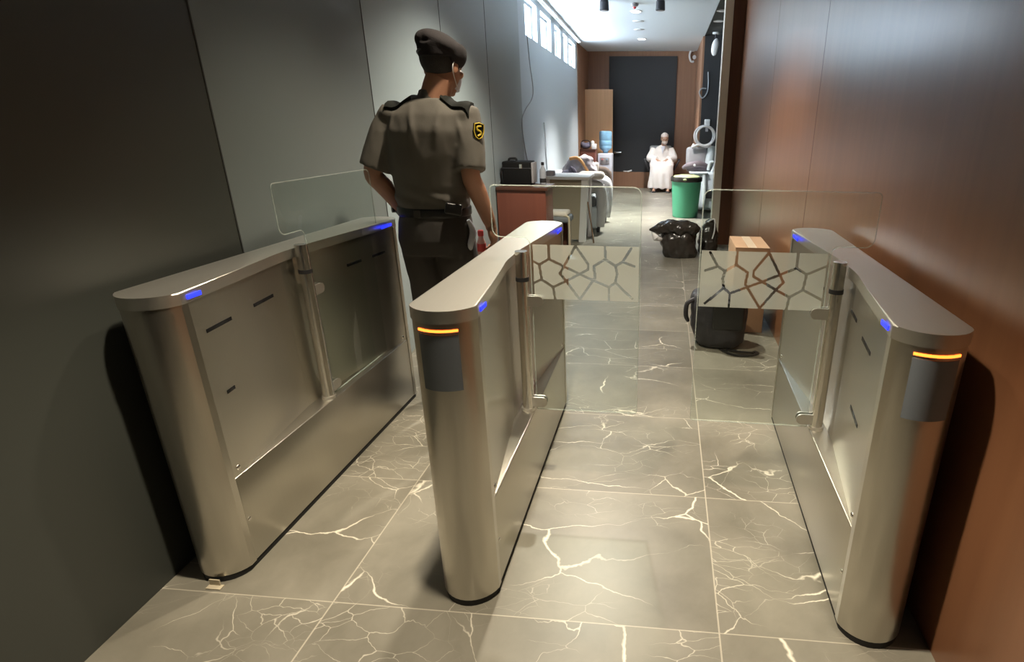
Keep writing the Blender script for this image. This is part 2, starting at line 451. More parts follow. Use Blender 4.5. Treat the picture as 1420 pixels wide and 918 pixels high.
# brown wall on the right
XR = .81
struct('wall_right', BB(XR, 1.0, -4, 7.15, 0, CH), 'wood_r')
for k, (y, z0, z1) in enumerate(((3.35, .01, CH-.01), (4.85, .01, CH-.01))):
    struct('trim_%d' % (k+9), BB(XR-.0006, XR+.004, y-.002, y+.002, z0, z1), 'wood_seam')
struct('trim_13', BB(.675, .809, 7.0, 7.16, 0, CH-.01), 'jamb')
struct('trim_14', BB(.585, .675, 7.01, 7.16, 0, CH-.01), 'jamb_l')
struct('wall_behind', BB(-2.4, 1.0, -4.15, -4, 0, CH), 'wall_l')
# wooden door leaf swung open at the end of the left wall
d = struct('door_1', BB(-1.86, -1.19, 12.86, 12.90, .01, 2.09, .004), 'door_wood')
for z in (.35, 1.15, 1.9):
    cyl_b = cyl(bmesh.new(), (-1.85, 12.85, z-.06), (-1.85, 12.85, z+.06), .018)
    struct('hinge', cyl_b, 'white', d)

# ------------------------------------------------------------------ turnstiles
def arc_end(w, y_corner, sag, front=True, n=14):
    """points of the bowed end from -w to +w (front) or +w to -w (rear)"""
    r = (w*w+sag*sag)/(2*sag); a = math.asin(min(1, w/r)); out = []
    for k in range(n+1):
        t = -a+2*a*k/n
        x = r*math.sin(t); dy = r*math.cos(t)-(r-sag)
        out.append((x, y_corner-dy) if front else (-x, y_corner+dy))
    return out
LEN, W, SAG, YC = 1.40, .09, .062, .062
ZP, ZL, ZT = .345, .935, .97
def outline(w, side, rec, grow=0, rnd=False):
    """pedestal seen from above; recess in the lane side"""
    f = arc_end(w, YC, SAG+grow, True); r = arc_end(w, LEN-YC, SAG+grow, False)
    if rec:
        v = [(.62-.05, rec), (.62+.03, rec+.004), (.62+.12, rec)]
        if rnd:
            v = [(.40, rec*.66), (.47, rec*.80), (.53, rec*.94), (.58, rec), (.70, rec), (.76, rec*.95), (.83, rec*.83), (.93, rec*.67)]
        lane = [(w-d, y) for y, d in v]
    else: lane = []
    pts = f+lane+r
    if side < 0: pts = [(-x, y) for x, y in reversed(pts)]
    return pts

# lines left clear in the frosted geometric film (x along the wing, z up; metres, from the free edge)
def film_cells(x0, x1, z0, z1, flip):
    H = z1-z0
    G = ((405,195,450,275),(450,275,490,300),(490,300,545,262),(545,262,548,185),(545,262,610,305),(610,305,602,372),(602,372,690,512),(490,300,480,345),(480,345,490,400),
         (450,275,385,300),(490,400,395,495),(490,400,525,430),(525,430,525,515),(525,430,690,355),(690,355,860,270),(860,270,860,185),(710,188,640,295),(640,295,640,325),(640,325,690,355),
         (710,188,800,355),(800,355,765,400),(765,400,690,512),(690,355,765,400),(765,400,840,440),(840,440,832,515),(840,440,905,395),(860,270,915,305),(915,305,905,395),(915,305,1010,255),(905,395,1010,450))
    S = []
    for a, b, c, d2 in G:
        S.append(((x1-(a-360)/1544, z0+(515-b)/330*H), (x1-(c-360)/1544, z0+(515-d2)/330*H)))
    st = .0025; hw = .0046
    nx, nz = int(round((x1-x0)/st)), int(round(H/st))
    def near(px, pz):
        for (a, b), (c, d2) in S:
            vx, vz = c-a, d2-b; L2 = vx*vx+vz*vz
            t = max(0, min(1, ((px-a)*vx+(pz-b)*vz)/L2))
            if (px-a-t*vx)**2+(pz-b-t*vz)**2 < hw*hw: return True
        return False
    bm = bmesh.new(); vs = {}
    def V(i, j):
        if (i, j) not in vs: vs[i, j] = bm.verts.new((x0+(x1-x0)*i/nx, 0, z0+H*j/nz))
        return vs[i, j]
    for i in range(nx):
        for j in range(nz):
            if not near(x0+(x1-x0)*(i+.5)/nx, z0+H*(j+.5)/nz):
                bm.faces.new((V(i, j), V(i+1, j), V(i+1, j+1), V(i, j+1)))
    return bm

def wing_outline(reach, back):
    """glass leaf: x from the pole axis outwards; a flag over the pedestal goes back past the pole"""
    zb, zf, zt, xi, c = .35, 1.035, 1.215, .034, .03
    p = [(xi, zb)]
    def corner(cx, cz, a0, a1, r, n=5):
        return [(cx+r*math.cos(R(a0+(a1-a0)*k/n)), cz+r*math.sin(R(a0+(a1-a0)*k/n))) for k in range(n+1)]
    p += corner(reach-.01, zb+.01, -90, 0, .01)
    p += corner(reach-c, zt-c, 0, 90, c)
    p += corner(-back+c*.5, zt-c*.5, 90, 180, c*.5)
    p += corner(-back+c, zf+c, 180, 270, c)
    p += [(xi-.025, zf)] + corner(xi-.025, zf-.025, 90, 0, .025)
    return p

def turnstile(label, x, y0, side, wing, reach, rz=0, film=True, slots=(), frontlights=True):
    t = thing('turnstile', label, 'turnstile', (x, y0, 0), rz, 'steel turnstiles across the passage')
    s = side
    # kick base, slightly set back
    obj('kick_base', prism(bmesh.new(), outline(W-.006, s, 0), 0, .022), 'rubber', t)
    # plinth between the columns
    y1, y2 = .085, LEN-.085
    bm = bmesh.new(); box(bm, (0, (y1+y2)/2, (.022+ZP)/2), (2*W-.003, y2-y1-.003, ZP-.022), None, .004); obj('plinth', bm, 'steel_panel', t)
    # recessed side panels
    rec = .066
    lane = [(W-.004, y1+.0015), (W-rec, .57), (W-rec, .75), (W-.004, y2-.0015)]
    pts = lane+[(-W+.002, y2-.0015), (-W+.002, y1+.0015)]
    if s < 0: pts = [(-a, b) for a, b in reversed(pts)]
    obj('side_panel', prism(bmesh.new(), pts, ZP+.001, ZL-.002), 'steel_panel', t, angle=4)
    # columns
    fa = arc_end(W, YC, SAG, True)+[(W, y1), (-W, y1)]
    obj('front_column', prism(bmesh.new(), fa, .022, ZL), 'steel', t, angle=25)
    ra = arc_end(W, LEN-YC, SAG, False)+[(-W, y2), (W, y2)]
    obj('rear_column', prism(bmesh.new(), ra, .022, ZL), 'steel', t, angle=25)
    # lid
    obj('lid', prism(bmesh.new(), outline(W+.003, s, rec-.006, .003, True), ZL, ZT, .006), 'steel_lid', t, angle=30)
    # screws of the side panel
    for (yy, zz, d) in ((.115, ZP+.025, .01), (LEN-.115, ZP+.025, .01)):
        bm = bmesh.new(); ell(bm, (s*(W-.008), yy, zz), (.006, .009, .009)); obj('screw', bm, 'chrome', t)
    bm = bmesh.new(); ell(bm, (s*(W-.001), .10, .18), (.003, .007, .007)); obj('screw', bm, 'chrome', t)
    # status lights on the lane side of the lid
    for (a, b) in ((.085, .135), (LEN-.20, LEN-.10)):
        bm = bmesh.new(); box(bm, (s*(W+.0015), (a+b)/2, .951), (.004, b-a, .014), None, .0015)
        obj('blue_light', bm, 'blue_led', t)
    # card reader and orange light on the bowed front
    r = (W*W+SAG*SAG)/(2*SAG); cy = YC-SAG+r
    def bow(a0, a1, z0, z1, dr, n=12):
        bm = bmesh.new(); rings = []
        for k in range(n+1):
            a = R(a0+(a1-a0)*k/n)
            o_, i_ = r+dr, r-.004
            rings.append([Vector((rr*math.sin(a), cy-rr*math.cos(a), z)) for rr, z in ((o_, z0), (o_, z1), (i_, z1), (i_, z0))])
        return loft(bm, rings)
    if frontlights: obj('card_reader', bow(-33, 33, .745, .905, .0012), 'reader', t)
    if frontlights: obj('orange_light', bow(-33, 33, .9125, .9185, .0022), 'orange_led', t)
    # sensor windows in the side panels
    for (yy, zz, ln) in slots:
        f = (yy-y1)/(.57-y1) if yy < .57 else (y2-yy)/(y2-.75) if yy > .75 else 1
        f = max(0, min(1, f)); xx = W-.004-(rec-.004)*f
        ang = math.atan2(-(rec-.004), .57-y1) if yy < .57 else math.atan2(rec-.004, y2-.75) if yy > .75 else 0
        bm = bmesh.new(); box(bm, (0, 0, 0), (.003, ln, .012), None, .001)
        xf(bm, bm.verts[:], Matrix.Translation((s*(xx+.0005), yy, zz)) @ Matrix.Rotation(-ang*s, 4, 'Z'))
        obj('sensor_window', bm, 'slot', t)
    # swing pole with its wing of glass
    px, py = s*(W-.028), .65
    pole = obj('pole', cyl(bmesh.new(), (px, py, ZP+.0), (px, py, .985), .0225, seg=28), 'chrome', t)
    obj('collar', cyl(bmesh.new(), (px, py, .875), (px, py, .89), .0245, seg=28), 'black', pole)
    obj('foot_ring', cyl(bmesh.new(), (px, py, ZP), (px, py, ZP+.012), .027, seg=28), 'steel_lid', pole)
    if wing:
        back = .10
        g = obj('glass_wing', slab(bmesh.new(), wing_outline(reach, back), 'Y', -.005, .005), 'glass', t, angle=20)
        g.location = (px, py, 0)
        # local +x of the leaf points into the lane (closed) or along the passage (open)
        g.rotation_euler.z = (0 if s > 0 else PI) if wing == 'closed' else PI/2
        if film:
            fo = obj('frosted_film', film_cells(.045, reach-.004, .81, 1.012, s < 0), 'frost', g, False)
            fo.location.y = -.0062 if s > 0 else .0062
        for z in (.80, .385):
            bm = bmesh.new()
            for yy in (-.0095, .0095):
                pts = [(.012, z-.02)]+[(.058+.02*math.cos(R(a)), z+.02*math.sin(R(a))) for a in range(-90, 91, 15)]+[(.012, z+.02)]
                slab(bm, pts, 'Y', yy-.004, yy+.004)
            obj('clamp', bm, 'steel_lid', g)
        wo = wing_outline(reach, back); bm = bmesh.new()
        tube(bm, [(a, 0, b) for a, b in wo]+[(wo[0][0], 0, wo[0][1]+.001)], .0019, 6, 1); obj('polished_edge', bm, 'glass_edge', g)
    return t
SL = [(.19, .831, .12), (.43, .833, .12), (.17, .62, .04)]
turnstile('steel turnstile beside the dark grey wall, its glass wing swung open', -1.42, 1.305, 1, 'open', .56, R(-.6), False, SL+[(1.0, .83, .1), (1.18, .83, .1)], False)
turnstile('free-standing middle steel turnstile in front of the officer, glass wing closed', -.57, 1.29, 1, 'closed', .43, 0, True, [])
turnstile('steel turnstile beside the brown wood wall, large orange-lit card reader facing forward', .65, 1.255, -1, 'closed', .47, R(-1.0), True,
          [(.30, .82, .13), (.54, .835, .13), (.30, .59, .13), (.95, .825, .13), (1.22, .815, .13)])
bm = bmesh.new(); box(bm, (0, 0, .012), (.035, .004, .024)); box(bm, (.004, -.008, .002), (.05, .02, .003))
o = obj('tape_scrap', bm, 'beige', None, False); o.location = (-1.405, 1.292, 0); tag(o, 'torn scrap of beige tape stuck at the foot of the wall-side turnstile', 'tape')

# ------------------------------------------------------------------ people
def limb(bm, pts, radii, seg=16, sub=5): tube(bm, pts, list(radii), seg, sub)

def hand(bm, wrist, d, palm_n, thumb_side, curl=.35, s=1.0):
    """palm, five separate fingers; d finger direction, palm_n out of the palm, thumb_side towards the thumb"""
    w = Vector(wrist); d = Vector(d).normalized(); n = Vector(palm_n); n = (n-d*n.dot(d)).normalized()
    t = Vector(thumb_side); t = (t-d*t.dot(d)-n*t.dot(n)).normalized()
    rot = Matrix((t, n, d)).transposed()
    ell(bm, w+d*.052*s, (.041*s, .0165*s, .054*s), rot, 20)
    tube(bm, [w-d*.03*s, w+d*.03*s], [.027*s, .026*s], 12)
    for off, ln, r in ((.030, .068, .0085), (.010, .078, .009), (-.010, .073, .0085), (-.029, .058, .0075)):
        p = w+t*off*s+d*.088*s
        q = [p-d*.02*s]
        a = .15
        for seg_l in (.42, .33, .25):
            a += curl
            p = p+(d*math.cos(a)+n*math.sin(a))*ln*seg_l*s
            if seg_l == .42: q.append(w+t*off*s+d*.09*s)
            q.append(p)
        tube(bm, q, [r*s*1.1, r*s*1.05, r*s, r*s*.92, r*s*.75], 10, 3)
    b = w+t*.03*s+d*.03*s
    tube(bm, [b-t*.012*s, b+t*.018*s+d*.022*s+n*.006*s, b+t*.026*s+d*.05*s+n*.016*s, b+t*.022*s+d*.07*s+n*.026*s], [.013*s, .012*s, .0098*s, .0075*s], 10, 3)

def head_shape(bm, c, rot, s=1.0):
    """skull, jaw, nose, ears, brow; faces +Y before rot"""
    c = Vector(c)
    def E(p, r, extra=None):
        rr = rot @ extra if extra else rot
        ell(bm, c+rot @ (Vector(p)*s), tuple(x*s for x in r), rr)
    E((0, -.012, .03), (.077, .096, .092)); E((0, .012, -.03), (.066, .078, .085)); E((0, .042, -.078), (.043, .045, .042))
    E((0, .075, .018), (.058, .018, .014)); E((0, .094, -.018), (.012, .018, .022)); E((0, .085, .0), (.009, .014, .03))
    E((0, .083, -.056), (.024, .012, .008)); E((0, .080, -.068), (.022, .012, .008)); E((0, .07, -.10), (.022, .018, .016))
    for sx in (-1, 1):
        E((sx*.079, -.008, -.012), (.008, .02, .033)); E((sx*.042, .066, -.022), (.024, .018, .02))
        E((sx*.03, .078, .004), (.014, .011, .009))

# ---- the officer, seen from behind
OX, OY = -1.085, 2.62
off = thing('person', 'officer in grey short-sleeved uniform and dark beret standing between turnstiles, back turned', 'person', (OX, OY, 0))
hrot = Matrix.Rotation(R(-17), 3, 'Z') @ Matrix.Rotation(R(-12), 3, 'X')
HC = Vector((.075, .035, 1.655))
LS, LE, LW = Vector((-.182, 0, 1.445)), Vector((-.268, -.05, 1.195)), Vector((-.195, .055, 1.005))
RS, RE, RW = Vector((.195, .0, 1.445)), Vector((.205, -.075, 1.195)), Vector((.255, .0, .965))
bm = bmesh.new()
head_shape(bm, HC, hrot)
tube(bm, [(.03, -.005, 1.45), (.045, .0, 1.53), (.068, .015, 1.60)], [.07, .063, .062], 18)
stack(bm, [(-.01, 0, .86, .15, .11), (-.01, 0, .97, .16, .11), (-.005, 0, 1.08, .14, .095), (0, 0, 1.3, .165, .11), (.01, -.005, 1.42, .15, .09), (.02, -.005, 1.48, .08, .06)])
for S_, E_, W_ in ((LS, LE, LW), (RS, RE, RW)):
    limb(bm, [S_+Vector((0, 0, -.02)), S_.lerp(E_, .5), E_, E_.lerp(W_, .35), W_], (.036, .046, .042, .043, .029))
hand(bm, LW, (.55, .45, -.7), (.8, -.3, .3), (.1, .9, .5), .3)
hand(bm, RW, (.12, .18, -1), (-1, .1, 0), (.1, 1, .15), .45)
for sx in (-1, 1):
    limb(bm, [(sx*.085-.01, 0, .90), (sx*.09, .015, .70), (sx*.095, .02, .49), (sx*.1, -.005, .36), (sx*.1, -.03, .09)], (.085, .078, .055, .056, .038))
    limb(bm, [(sx*.1, -.05, .05), (sx*.105, .06, .045), (sx*.115, .15, .03)], (.036, .036, .026))
body = obj('body', remesh(bm, .0048, 5), 'skin', off, angle=180)
# eyes, mostly turned away
for sx in (-1, 1): obj('eye', ell(bmesh.new(), HC+hrot @ Vector((sx*.031, .0815, -.004)), (.011, .011, .011)), 'white', off)
# hair under the beret
bm = bmesh.new()
ell(bm, HC+hrot @ Vector((0, -.018, .026)), (.0815, .0965, .092), hrot, 36)
for v in list(bm.verts):
    q = hrot.inverted() @ (v.co-HC)
    if q.z < -.072-.25*q.y or (q.y > .035 and q.z < .05): bm.verts.remove(v)
bmesh.ops.holes_fill(bm, edges=[e for e in bm.edges if e.is_boundary], sides=0)
obj('hair', bm, 'hair', off)
# beret pulled down over the far side
bm = bmesh.new()
br = Matrix.Rotation(R(24), 3, 'Y') @ Matrix.Rotation(R(-6), 3, 'X')
ell(bm, HC+Vector((.006, .0, .080)), (.102, .120, .050), br, 32)
ell(bm, HC+Vector((-.035, -.012, .085)), (.068, .095, .052), br, 24)
ell(bm, HC+Vector((.068, .01, .035)), (.036, .078, .056), br, 24)
stack(bm, [(HC.x-.004, HC.y-.018, HC.z+.028, .084, .100), (HC.x-.004, HC.y-.018, HC.z+.08, .088, .104)])
bt = remesh(bm, .005, 8)
obj('beret', bt, 'beret', off, angle=180)
bm = bmesh.new(); tube(bm, [HC+hrot @ Vector((.085*math.cos(a), .104*math.sin(a)-.016, .030)) for a in [2*PI*k/24 for k in range(25)]], .006, 8, 2)
obj('beret_band', bm, 'belt', off)
# ear loop of the face mask
bm = bmesh.new(); stack(bm, [(0, .056, -.09, .044, .045), (0, .066, -.05, .050, .045), (0, .074, -.015, .044, .038)])
xf(bm, bm.verts[:], Matrix.Translation(HC) @ hrot.to_4x4()); mk = obj('face_mask', bm, 'cooler', off)
bm = bmesh.new()
for sx in (1,):
    tube(bm, [HC+hrot @ Vector(p) for p in ((sx*.052, .055, -.02), (sx*.078, .02, .01), (sx*.083, -.02, .008), (sx*.082, -.03, -.03), (sx*.05, .05, -.085))], .0022, 6)
obj('ear_loop', bm, 'white', mk)
# shirt
bm = bmesh.new()
stack(bm, [(-.012, 0, 1.015, .168, .122), (-.012, 0, 1.06, .172, .125), (-.008, -.002, 1.13, .178, .126), (-.002, -.004, 1.28, .196, .134), (.004, -.006, 1.38, .2, .128),
           (.008, -.004, 1.45, .175, .108), (.014, -.002, 1.495, .115, .085), (.03, 0, 1.52, .078, .07)], 32, 2.3)
def sleeve(S_, E_):
    a = S_.lerp(E_, -.12); e = S_.lerp(E_, .94)
    tube(bm, [a, S_.lerp(E_, .3), S_.lerp(E_, .65), e], [.052, .069, .071, .070], 20, 4)
sleeve(LS+Vector((.01, 0, .0)), LE); sleeve(RS+Vector((-.01, 0, .0)), RE)
for S_ in (LS, RS): ell(bm, S_+Vector((-.02*(1 if S_.x > 0 else -1), 0, -.0)), (.066, .074, .052))
b2 = remesh(bm, .0075, 12)
b2.normal_update()
for v in b2.verts:
    p = v.co
    w = noise.fractal(Vector((p.x*9, p.y*9, p.z*4.5)), .8, 2, 3)*.004
    # folds running down from the shoulder blades and across the small of the back
    if p.y < 0:
        for fx, sl, am in ((-.03, .10, .010), (.09, -.12, .009), (.155, .3, .008), (-.13, -.12, .006)):
            d_ = p.x-fx-sl*(1.45-p.z)
            h_ = max(0, 1-abs(p.z-1.40)/.10)
            w += am*math.exp(-(d_/.012)**2)*h_
        w += .005*math.sin((p.z*1.0+p.x*.35)*75)*max(0, 1-abs(p.z-1.09)/.07)
    v.co += v.normal*w
shirt = obj('shirt', b2, 'shirt', off, angle=180)
bm = bmesh.new(); stack(bm, [(.028, -.002, 1.505, .072, .068), (.040, .004, 1.55, .066, .062), (.043, .006, 1.556, .058, .055)]); obj('collar', bm, 'shirt', shirt)
from mathutils.bvhtree import BVHTree
tree = BVHTree.FromPolygons([v.co.copy() for v in shirt.data.vertices], [tuple(q.vertices) for q in shirt.data.polygons])
for sx in (-1, 1):                                   # shoulder boards lying on the shirt
    bm = bmesh.new(); rings = []
    for k in range(11):
        f = k/10; x = .022+sx*(.066+.125*f); row = []
        for y in (-.058-.006*f, -.045-.006*f, -.02, .02):
            h_ = tree.ray_cast(Vector((x, y, 1.8)), Vector((0, 0, -1)))[0]
            row.append(Vector((x, y, (h_.z if h_ else 1.47))))
        u_ = Vector((0, -.25, 1)).normalized()
        rings.append([q_+u_*.001 for q_ in row]+[q_+u_*.014 for q_ in reversed(row)])
    loft(bm, rings); obj('epaulette', bm, 'epaulette', shirt)
# sleeve crest
cm = Matrix.Translation(RS.lerp(RE, .27)+Vector((.056, -.046, .005))) @ Matrix.Rotation(R(48), 4, 'Z') @ Matrix.Rotation(R(6), 4, 'Y')
bm = bmesh.new()
pts = [(-.025, .03), (-.027, -.005), (-.017, -.028), (0, -.038), (.017, -.028), (.027, -.005), (.025, .03), (0, .037)]
slab(bm, pts, 'Y', -.0015, .004); xf(bm, bm.verts[:], cm); crest = obj('shoulder_patch', bm, 'epaulette', shirt)
bm = bmesh.new(); tube(bm, [(x*.9, -.003, z*.9) for x, z in pts+[pts[0]]], .0026, 6, 1)
tube(bm, [(.010, -.003, .02), (-.008, -.003, .017), (-.009, -.003, .005), (.006, -.003, -.002), (.009, -.003, -.012), (-.006, -.003, -.022)], .004, 8, 4)
xf(bm, bm.verts[:], cm); obj('crest_embroidery', bm, 'yellow', crest)
# belt
bm = bmesh.new(); stack(bm, [(-.012, 0, 1.0, .171, .1235), (-.012, 0, 1.006, .1745, .1265), (-.012, 0, 1.036, .1745, .1265), (-.012, 0, 1.042, .171, .1235)], 36, 2.3); blt = obj('belt', bm, 'belt', off)
bm = bmesh.new(); box(bm, (.125, -.115, 1.045), (.075, .03, .05), Matrix.Rotation(R(25), 3, 'Z') @ Matrix.Rotation(R(12), 3, 'Y'), .008); obj('pouch', bm, 'belt', blt)
bm = bmesh.new(); box(bm, (-.045, -.1275, 1.021), (.03, .006, .034), None, .002); obj('belt_loop', bm, 'trousers', blt)
# trousers
bm = bmesh.new()
stack(bm, [(-.012, 0, 1.022, .164, .118), (-.012, -.003, .97, .176, .128), (-.01, -.008, .89, .182, .135), (-.01, -.005, .82, .17, .125)], 28, 2.3)
for sx in (-1, 1):
    limb(bm, [(sx*.086-.01, 0, .88), (sx*.09, .012, .70), (sx*.095, .018, .49), (sx*.1, -.005, .34), (sx*.1, -.025, .075)], (.10, .095, .078, .074, .072))
b2 = remesh(bm, .0085, 4); wrinkle(b2, .005, 7, 3, (1, 1, .7)); tr = obj('trousers', b2, 'trousers', off, angle=180)
bm = bmesh.new(); tube(bm, [(.165, -.045, .985), (.178, -.03, .93), (.172, -.06, .87), (.168, -.05, .845)], [.008, .017, .015, .006], 10, 4); obj('pocket_badge', bm, 'cooler', tr)
for sx in (-1, 1):
    bm = bmesh.new()
    ell(bm, (sx*.102, -.02, .06), (.046, .065, .058)); ell(bm, (sx*.108, .09, .042), (.046, .11, .042)); box(bm, (sx*.107, .05, .016), (.08, .27, .03), None, .01)
    b2 = remesh(bm, .007, 5)
    for v in b2.verts: v.co.z = max(0, v.co.z)
    obj('shoe', b2, 'belt', off, angle=180)
# wrist watch on the bent arm
wd = (LW-LE).normalized(); q = wd.to_track_quat('Z', 'Y').to_matrix()
bm = bmesh.new(); lathe(bm, [(.030, -.011), (.0335, -.011), (.0335, .011), (.030, .011)]); xf(bm, bm.verts[:], Matrix.Translation(LE.lerp(LW, .93)) @ q.to_4x4())
wt = obj('watch', bm, 'belt', off)
bm = bmesh.new(); cyl(bm, LE.lerp(LW, .93)+Vector((-.026, -.018, 0)), LE.lerp(LW, .93)+Vector((-.037, -.026, 0)), .018); obj('watch_case', bm, 'belt', wt)
# what the officer holds at his side
h = thing('drink_bottle', 'small red-and-pink plastic bottle held in the officer\'s lowered hand', 'bottle', (OX+.205, OY+.0, .84))
bm = bmesh.new(); lathe(bm, [(.016, -.03), (.021, -.024), (.021, .03), (.013, .05), (.011, .062)]); obj('bottle_body', bm, 'pink', h)
bm = bmesh.new(); lathe(bm, [(.0212, -.012), (.0218, -.01), (.0218, .024), (.0212, .026)]); obj('bottle_label', bm, 'red', h)
bm = bmesh.new(); lathe(bm, [(.013, .062), (.014, .064), (.014, .086), (.011, .09)]); obj('bottle_cap', bm, 'red', h)

# ---- the seated man in white, facing the camera
SX, SY = -.095, 13.0
ch = thing('armchair', 'grey office armchair that the man in white sits on', 'chair', (SX, SY, 0))
bm = bmesh.new(); box(bm, (0, .06, .43), (.5, .46, .07), None, .03); obj('seat', bm, 'chair_grey', ch)
bm = bmesh.new(); box(bm, (-.04, .30, .70), (.50, .07, .50), Matrix.Rotation(R(-8), 3, 'X'), .05); obj('backrest', bm, 'chair_grey', ch)
for sx in (-1, 1):
    bm = bmesh.new(); tube(bm, [(sx*.27, .22, .44), (sx*.38, .22, .62), (sx*.38, -.08, .64), (sx*.27, -.10, .44)], .018, 10, 5); box(bm, (sx*.38, .06, .655), (.06, .3, .025), None, .01); obj('armrest', bm, 'metal_dark', ch)
bm = bmesh.new(); cyl(bm, (0, .08, .1), (0, .08, .40), .03); obj('gas_column', bm, 'metal_dark', ch)
for k in range(5):
    a = R(72*k+90); bm = bmesh.new(); tube(bm, [(0, .08, .11), (.16*math.cos(a), .08+.16*math.sin(a), .09), (.26*math.cos(a), .08+.26*math.sin(a), .065)], [.025, .02, .016], 10, 3)
    lg = obj('leg', bm, 'metal_dark', ch)
    bm = bmesh.new(); ell(bm, (.26*math.cos(a), .08+.26*math.sin(a), .028), (.022, .022, .028)); obj('caster', bm, 'rubber', lg)
man = thing('person', 'man in white robe and white cap sitting on a chair before the black wall panel', 'person', (SX, SY, 0))
mr = Matrix.Rotation(PI+R(8), 3, 'Z') @ Matrix.Rotation(R(-10), 3, 'X')
MH = Vector((.045, -.03, 1.105))
bm = bmesh.new()
head_shape(bm, MH, mr)
tube(bm, [(.02, .05, .90), (.035, .01, 1.03)], [.06, .055], 16)
stack(bm, [(0, .1, .46, .16, .12), (0, .11, .6, .15, .11), (0, .09, .8, .16, .11), (0, .07, .9, .12, .09), (.015, .05, .95, .07, .06)])
mw = {}
for sx in (-1, 1):
    s_, e_, w_ = Vector((sx*.19, .07, .87)), Vector((sx*.262, .0, .68)), Vector((sx*.105, -.23, .66))
    mw[sx] = (s_, e_, w_)
    limb(bm, [s_, e_, w_], (.052, .042, .028)); hand(bm, w_, (-sx*.75, -.55, -.25), (0, .1, -1), (-sx*.3, -.6, .6), .3)
    limb(bm, [(sx*.1, .06, .565), (sx*.15, -.32, .56), (sx*.14, -.36, .10)], (.08, .06, .04))
    limb(bm, [(sx*.14, -.34, .045), (sx*.15, -.42, .045), (sx*.16, -.54, .028)], (.036, .036, .024))
obj('body', remesh(bm, .006, 4), 'skin_pale', man, angle=180)
bm = bmesh.new()
stack(bm, [(0, .1, .475, .22, .17), (0, .1, .56, .225, .165), (0, .1, .72, .215, .15), (0, .08, .84, .20, .13), (.01, .07, .92, .14, .10), (.02, .05, .965, .075, .07)])
for sx in (-1, 1):
    s_, e_, w_ = mw[sx]
    tube(bm, [s_.lerp(e_, -.1), s_.lerp(e_, .5), e_, e_.lerp(w_, .5), e_.lerp(w_, .9)], [.066, .082, .088, .08, .072], 16, 4)
    tube(bm, [(sx*.11, .08, .575), (sx*.16, -.2, .575), (sx*.16, -.33, .55)], [.10, .10, .10], 18, 4)
rings = []
for z, yc, a, b_ in ((.64, -.26, .18, .08), (.57, -.31, .25, .12), (.40, -.345, .26, .12), (.25, -.35, .265, .125), (.075, -.35, .28, .13)):
    rings.append((0, yc, z, a, b_))
stack(bm, list(reversed(rings)), 32, 2.4)
b2 = remesh(bm, .011, 5)
b2.normal_update()
for v in b2.verts:
    p = v.co; w = noise.fractal(Vector((p.x*8, p.y*8, p.z*3)), .8, 2, 3)*.008
    if p.z < .52: w += .014*math.sin(p.x*42+p.z*4)*min(1, (.52-p.z)*4)
    v.co += v.normal*w
th = obj('robe', b2, 'thobe', man, angle=180)
bm = bmesh.new(); slab(bm, [(-.035, .935), (.06, .945), (.03, .86), (.012, .78)], 'Y', -.078, -.062); obj('neck_placket', bm, 'cooler', th)
bm = bmesh.new(); ell(bm, MH+mr @ Vector((0, -.014, .035)), (.083, .102, .09), mr, 28)
for v in list(bm.verts):
    if (mr.inverted() @ (v.co-MH)).z < .038: bm.verts.remove(v)
bmesh.ops.holes_fill(bm, edges=[e for e in bm.edges if e.is_boundary], sides=0)
stack(bm, [(MH.x, MH.y+.012, MH.z+.03, .083, .10), (MH.x, MH.y+.012, MH.z+.085, .079, .094)])
obj('cap', bm, 'cap', man)
bm = bmesh.new(); stack(bm, [(0, .06, -.115, .03, .025), (0, .058, -.09, .052, .042), (0, .05, -.055, .064, .05), (0, .03, -.03, .068, .05)]); xf(bm, bm.verts[:], Matrix.Translation(MH) @ mr.to_4x4()); obj('beard', bm, 'beard', man)
for sx in (-1, 1): obj('eye', ell(bmesh.new(), MH+mr @ Vector((sx*.031, .083, -.002)), (.012, .009, .006)), 'black', man)
for sx in (-1, 1):
    bm = bmesh.new(); box(bm, (sx*.15, -.44, .012), (.10, .27, .024), None, .01); obj('sandal', bm, 'metal_dark', man)

# ------------------------------------------------------------------ things on the floor at the brown wall
def carton(name, label, x0, x1, y0, y1, z0, z1, rz=0):
    t = thing(name, label, 'box', ((x0+x1)/2, (y0+y1)/2, z0), rz)
    w, d, h = x1-x0, y1-y0, z1-z0
    obj('carton', B((0, 0, h/2), (w, d, h), None, .004), 'cardboard', t)
    for sx in (-1, 1):
        obj('flap', B((sx*w*.2505, 0, h+.0025), (w*.497, d, .004)), 'cardboard', t, False)
    obj('tape_strip', B((0, 0, h+.005), (.06, d*.98, .001)), 'tape', t, False)
    return t
carton('cardboard_box', 'tall brown cardboard carton against the brown wall behind the black backpack', .50, .735, 3.86, 4.28, 0, .615)
